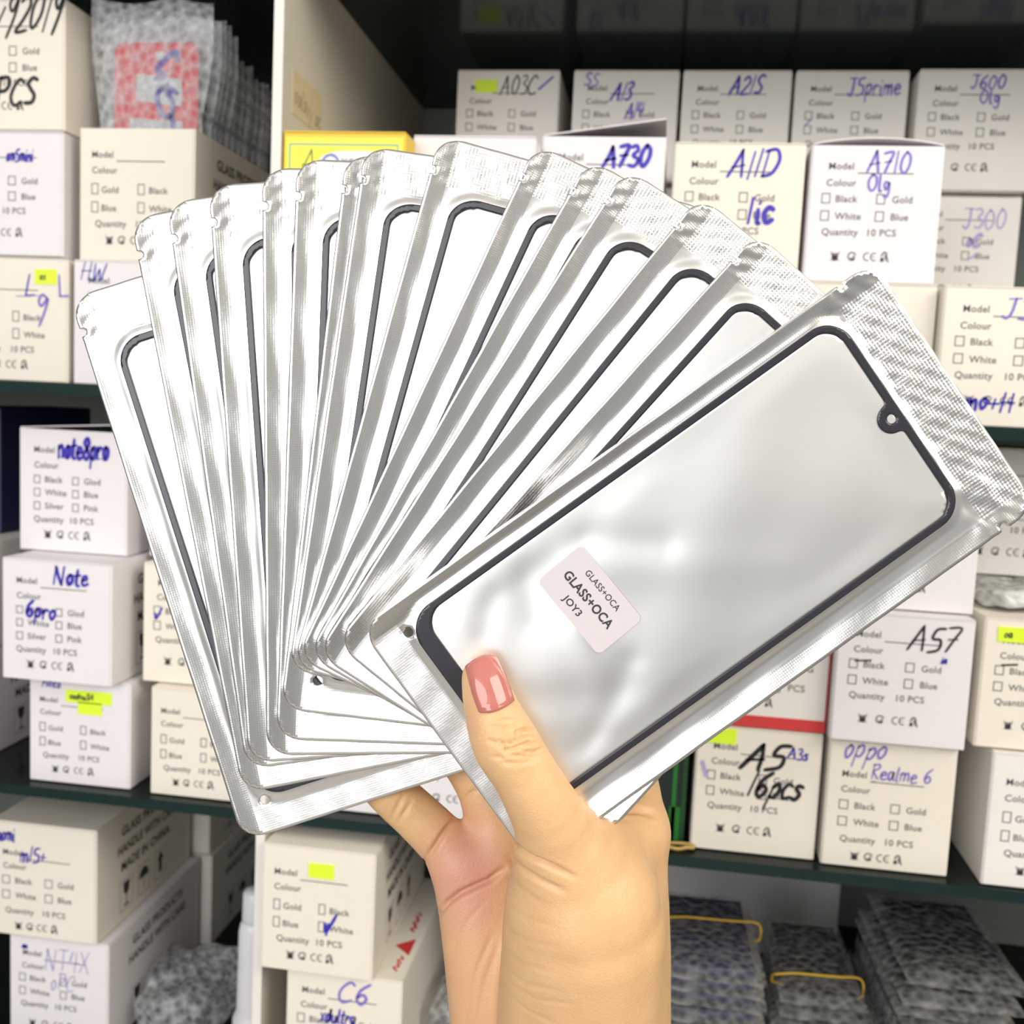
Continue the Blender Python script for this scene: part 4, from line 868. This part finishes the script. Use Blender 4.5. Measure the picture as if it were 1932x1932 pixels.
# thumbnail: seated on the skin
def march(px, py, d0=.290):
    d = np.full(px.shape, d0)
    for _ in range(40):
        p = np.stack([(px - 966) / F * d, -(py - 966) / F * d, -d], -1); d = d + np.clip(hand_sdf(p), -.002, .004) * .95
    return np.stack([(px - 966) / F * d, -(py - 966) / F * d, -d], -1)
nu, nv = 22, 34
U, V = np.meshgrid(np.linspace(-1, 1, nu), np.linspace(0, 1, nv), indexing='ij')
ax0, ay0 = 907, 1245; bx0, by0 = 937, 1333                       # tip centre -> root centre
dx, dy = bx0 - ax0, by0 - ay0; ln = math.hypot(dx, dy); ux, uy = dx / ln, dy / ln
hw = 37 * (1 - .16 * (1 - V) ** 2 - .06 * V ** 3)
vv = V * ln + (1 - np.abs(U) ** 2.5) * (-6 * (1 - V) + 7 * V) + 4 * (1 - V) * np.abs(U) ** 3
NX = ax0 + ux * vv - uy * U * hw; NY = ay0 + uy * vv + ux * U * hw
npts = march(NX, NY); Dn = -npts[..., 2]; Bs = np.stack([np.ones_like(U), U, V, U * U, U * V, V * V, U * U * V, V ** 3, U ** 4], -1).reshape(-1, 9)
ok = (Dn < np.median(Dn) + .0045).ravel(); Dn = (Bs @ np.linalg.lstsq(Bs[ok], Dn.ravel()[ok], rcond=None)[0]).reshape(U.shape) - .0004
npts = np.stack([(NX - 966) / F * Dn, -(NY - 966) / F * Dn, -Dn], -1)
ng = np.cross(np.gradient(npts, axis=0), np.gradient(npts, axis=1)); ng *= np.sign(ng[..., 2:3]); ng /= np.linalg.norm(ng, axis=-1, keepdims=True)
rim = np.minimum(1, np.minimum((1 - np.abs(U)) * 6, V * 8 + .35)); rim = np.minimum(rim, (1 - V) * 8 + .15)
ntop = npts + ng * (.00025 + .00075 * np.clip(rim, 0, 1))[..., None]; nbot = npts - ng * .0006
to_world = lambda a: (np.asarray(R3) @ a.reshape(-1, 3).T).T + np.array(EYE)
# skin
m, t_, b_ = newmat('skin')
tc = t_.nodes.new('ShaderNodeTexCoord'); at_ = t_.nodes.new('ShaderNodeAttribute'); at_.attribute_name = 'palm'
n1 = t_.nodes.new('ShaderNodeTexNoise'); n1.inputs['Scale'].default_value = 90; n1.inputs['Detail'].default_value = 4; t_.links.new(tc.outputs['Object'], n1.inputs['Vector'])
mxa = t_.nodes.new('ShaderNodeMix'); mxa.data_type = 'RGBA'; mxa.inputs[6].default_value = (0.66, 0.39, 0.19, 1); mxa.inputs[7].default_value = (0.77, 0.505, 0.26, 1); t_.links.new(n1.outputs['Fac'], mxa.inputs[0])
mxb = t_.nodes.new('ShaderNodeMix'); mxb.data_type = 'RGBA'; mxb.inputs[7].default_value = (0.64, 0.32, 0.22, 1); t_.links.new(at_.outputs['Fac'], mxb.inputs[0]); t_.links.new(mxa.outputs[2], mxb.inputs[6])
t_.links.new(mxb.outputs[2], b_.inputs['Base Color'])
b_.inputs['Roughness'].default_value = .48; b_.inputs['Subsurface Weight'].default_value = .22; b_.inputs['Subsurface Radius'].default_value = (.004, .0016, .0008); b_.inputs['Subsurface Scale'].default_value = 1.0
n2 = t_.nodes.new('ShaderNodeTexNoise'); n2.inputs['Scale'].default_value = 700; n2.inputs['Detail'].default_value = 3; t_.links.new(tc.outputs['Object'], n2.inputs['Vector'])
vo = t_.nodes.new('ShaderNodeTexVoronoi'); vo.inputs['Scale'].default_value = 900; vo.feature = 'DISTANCE_TO_EDGE'; t_.links.new(tc.outputs['Object'], vo.inputs['Vector'])
adn = t_.nodes.new('ShaderNodeMath'); adn.operation = 'ADD'; t_.links.new(n2.outputs['Fac'], adn.inputs[0]); t_.links.new(vo.outputs['Distance'], adn.inputs[1])
bp = t_.nodes.new('ShaderNodeBump'); bp.inputs['Strength'].default_value = .22; bp.inputs['Distance'].default_value = .0006; t_.links.new(adn.outputs[0], bp.inputs['Height']); t_.links.new(bp.outputs[0], b_.inputs['Normal'])
M_SKIN = m
ORG = np.array(P(1080, 1932, .36))
me = bpy.data.meshes.new('person'); me.from_pydata((to_world(hv2) - ORG).tolist(), [], hf.tolist()); me.materials.append(M_SKIN)
pk = np.clip(1.15 - np.hypot((vx - 880) / 95, (vy - 1625) / 130), 0, 1) + .45 * np.clip(1.1 - np.hypot((vx - 875) / 35, (vy - 1370) / 70), 0, 1) + .4 * np.clip((975 - vx) / 60, 0, 1) * np.clip((vy - 1560) / 160, 0, 1) + .5 * np.clip(1 - np.hypot((vx - 1160) / 60, (vy - 1530) / 25), 0, 1)
atr = me.attributes.new('palm', 'FLOAT', 'POINT'); atr.data.foreach_set('value', np.clip(pk, 0, 1).astype(np.float32))
me.polygons.foreach_set('use_smooth', [True] * len(me.polygons)); me.update()
person = bpy.data.objects.new('person', me); COL.objects.link(person); person.location = ORG
tag(person, 'bare right hand with pink thumbnail gripping the fan of silver pouches', 'person')
M_NAIL = mat('nail_polish_pink', (0.50, 0.17, 0.14), .08, noise=.12, nscale=60, spec=.6)
N_ = nu * nv; vs = np.concatenate([to_world(ntop), to_world(nbot)]) - ORG
fs = []
for i in range(nu - 1):
    for j in range(nv - 1):
        a, b, c, d = i * nv + j, (i + 1) * nv + j, (i + 1) * nv + j + 1, i * nv + j + 1
        fs += [(a, d, c, b), (N_ + a, N_ + b, N_ + c, N_ + d)]
rimv = [i * nv for i in range(nu)] + [(nu - 1) * nv + j for j in range(1, nv)] + [i * nv + nv - 1 for i in range(nu - 2, -1, -1)] + [j for j in range(nv - 2, 0, -1)]
for a, b in zip(rimv, rimv[1:] + rimv[:1]): fs.append((a, b, b + N_, a + N_))
me = bpy.data.meshes.new('thumbnail'); me.from_pydata(vs.tolist(), [], fs); me.materials.append(M_NAIL); me.polygons.foreach_set('use_smooth', [True] * len(fs)); me.update()
bm = bmesh.new(); bm.from_mesh(me); bmesh.ops.recalc_face_normals(bm, faces=bm.faces); bm.to_mesh(me); bm.free()
o = bpy.data.objects.new('thumbnail', me); COL.objects.link(o); o.parent = person; o['label'] = 'glossy pink painted thumbnail'
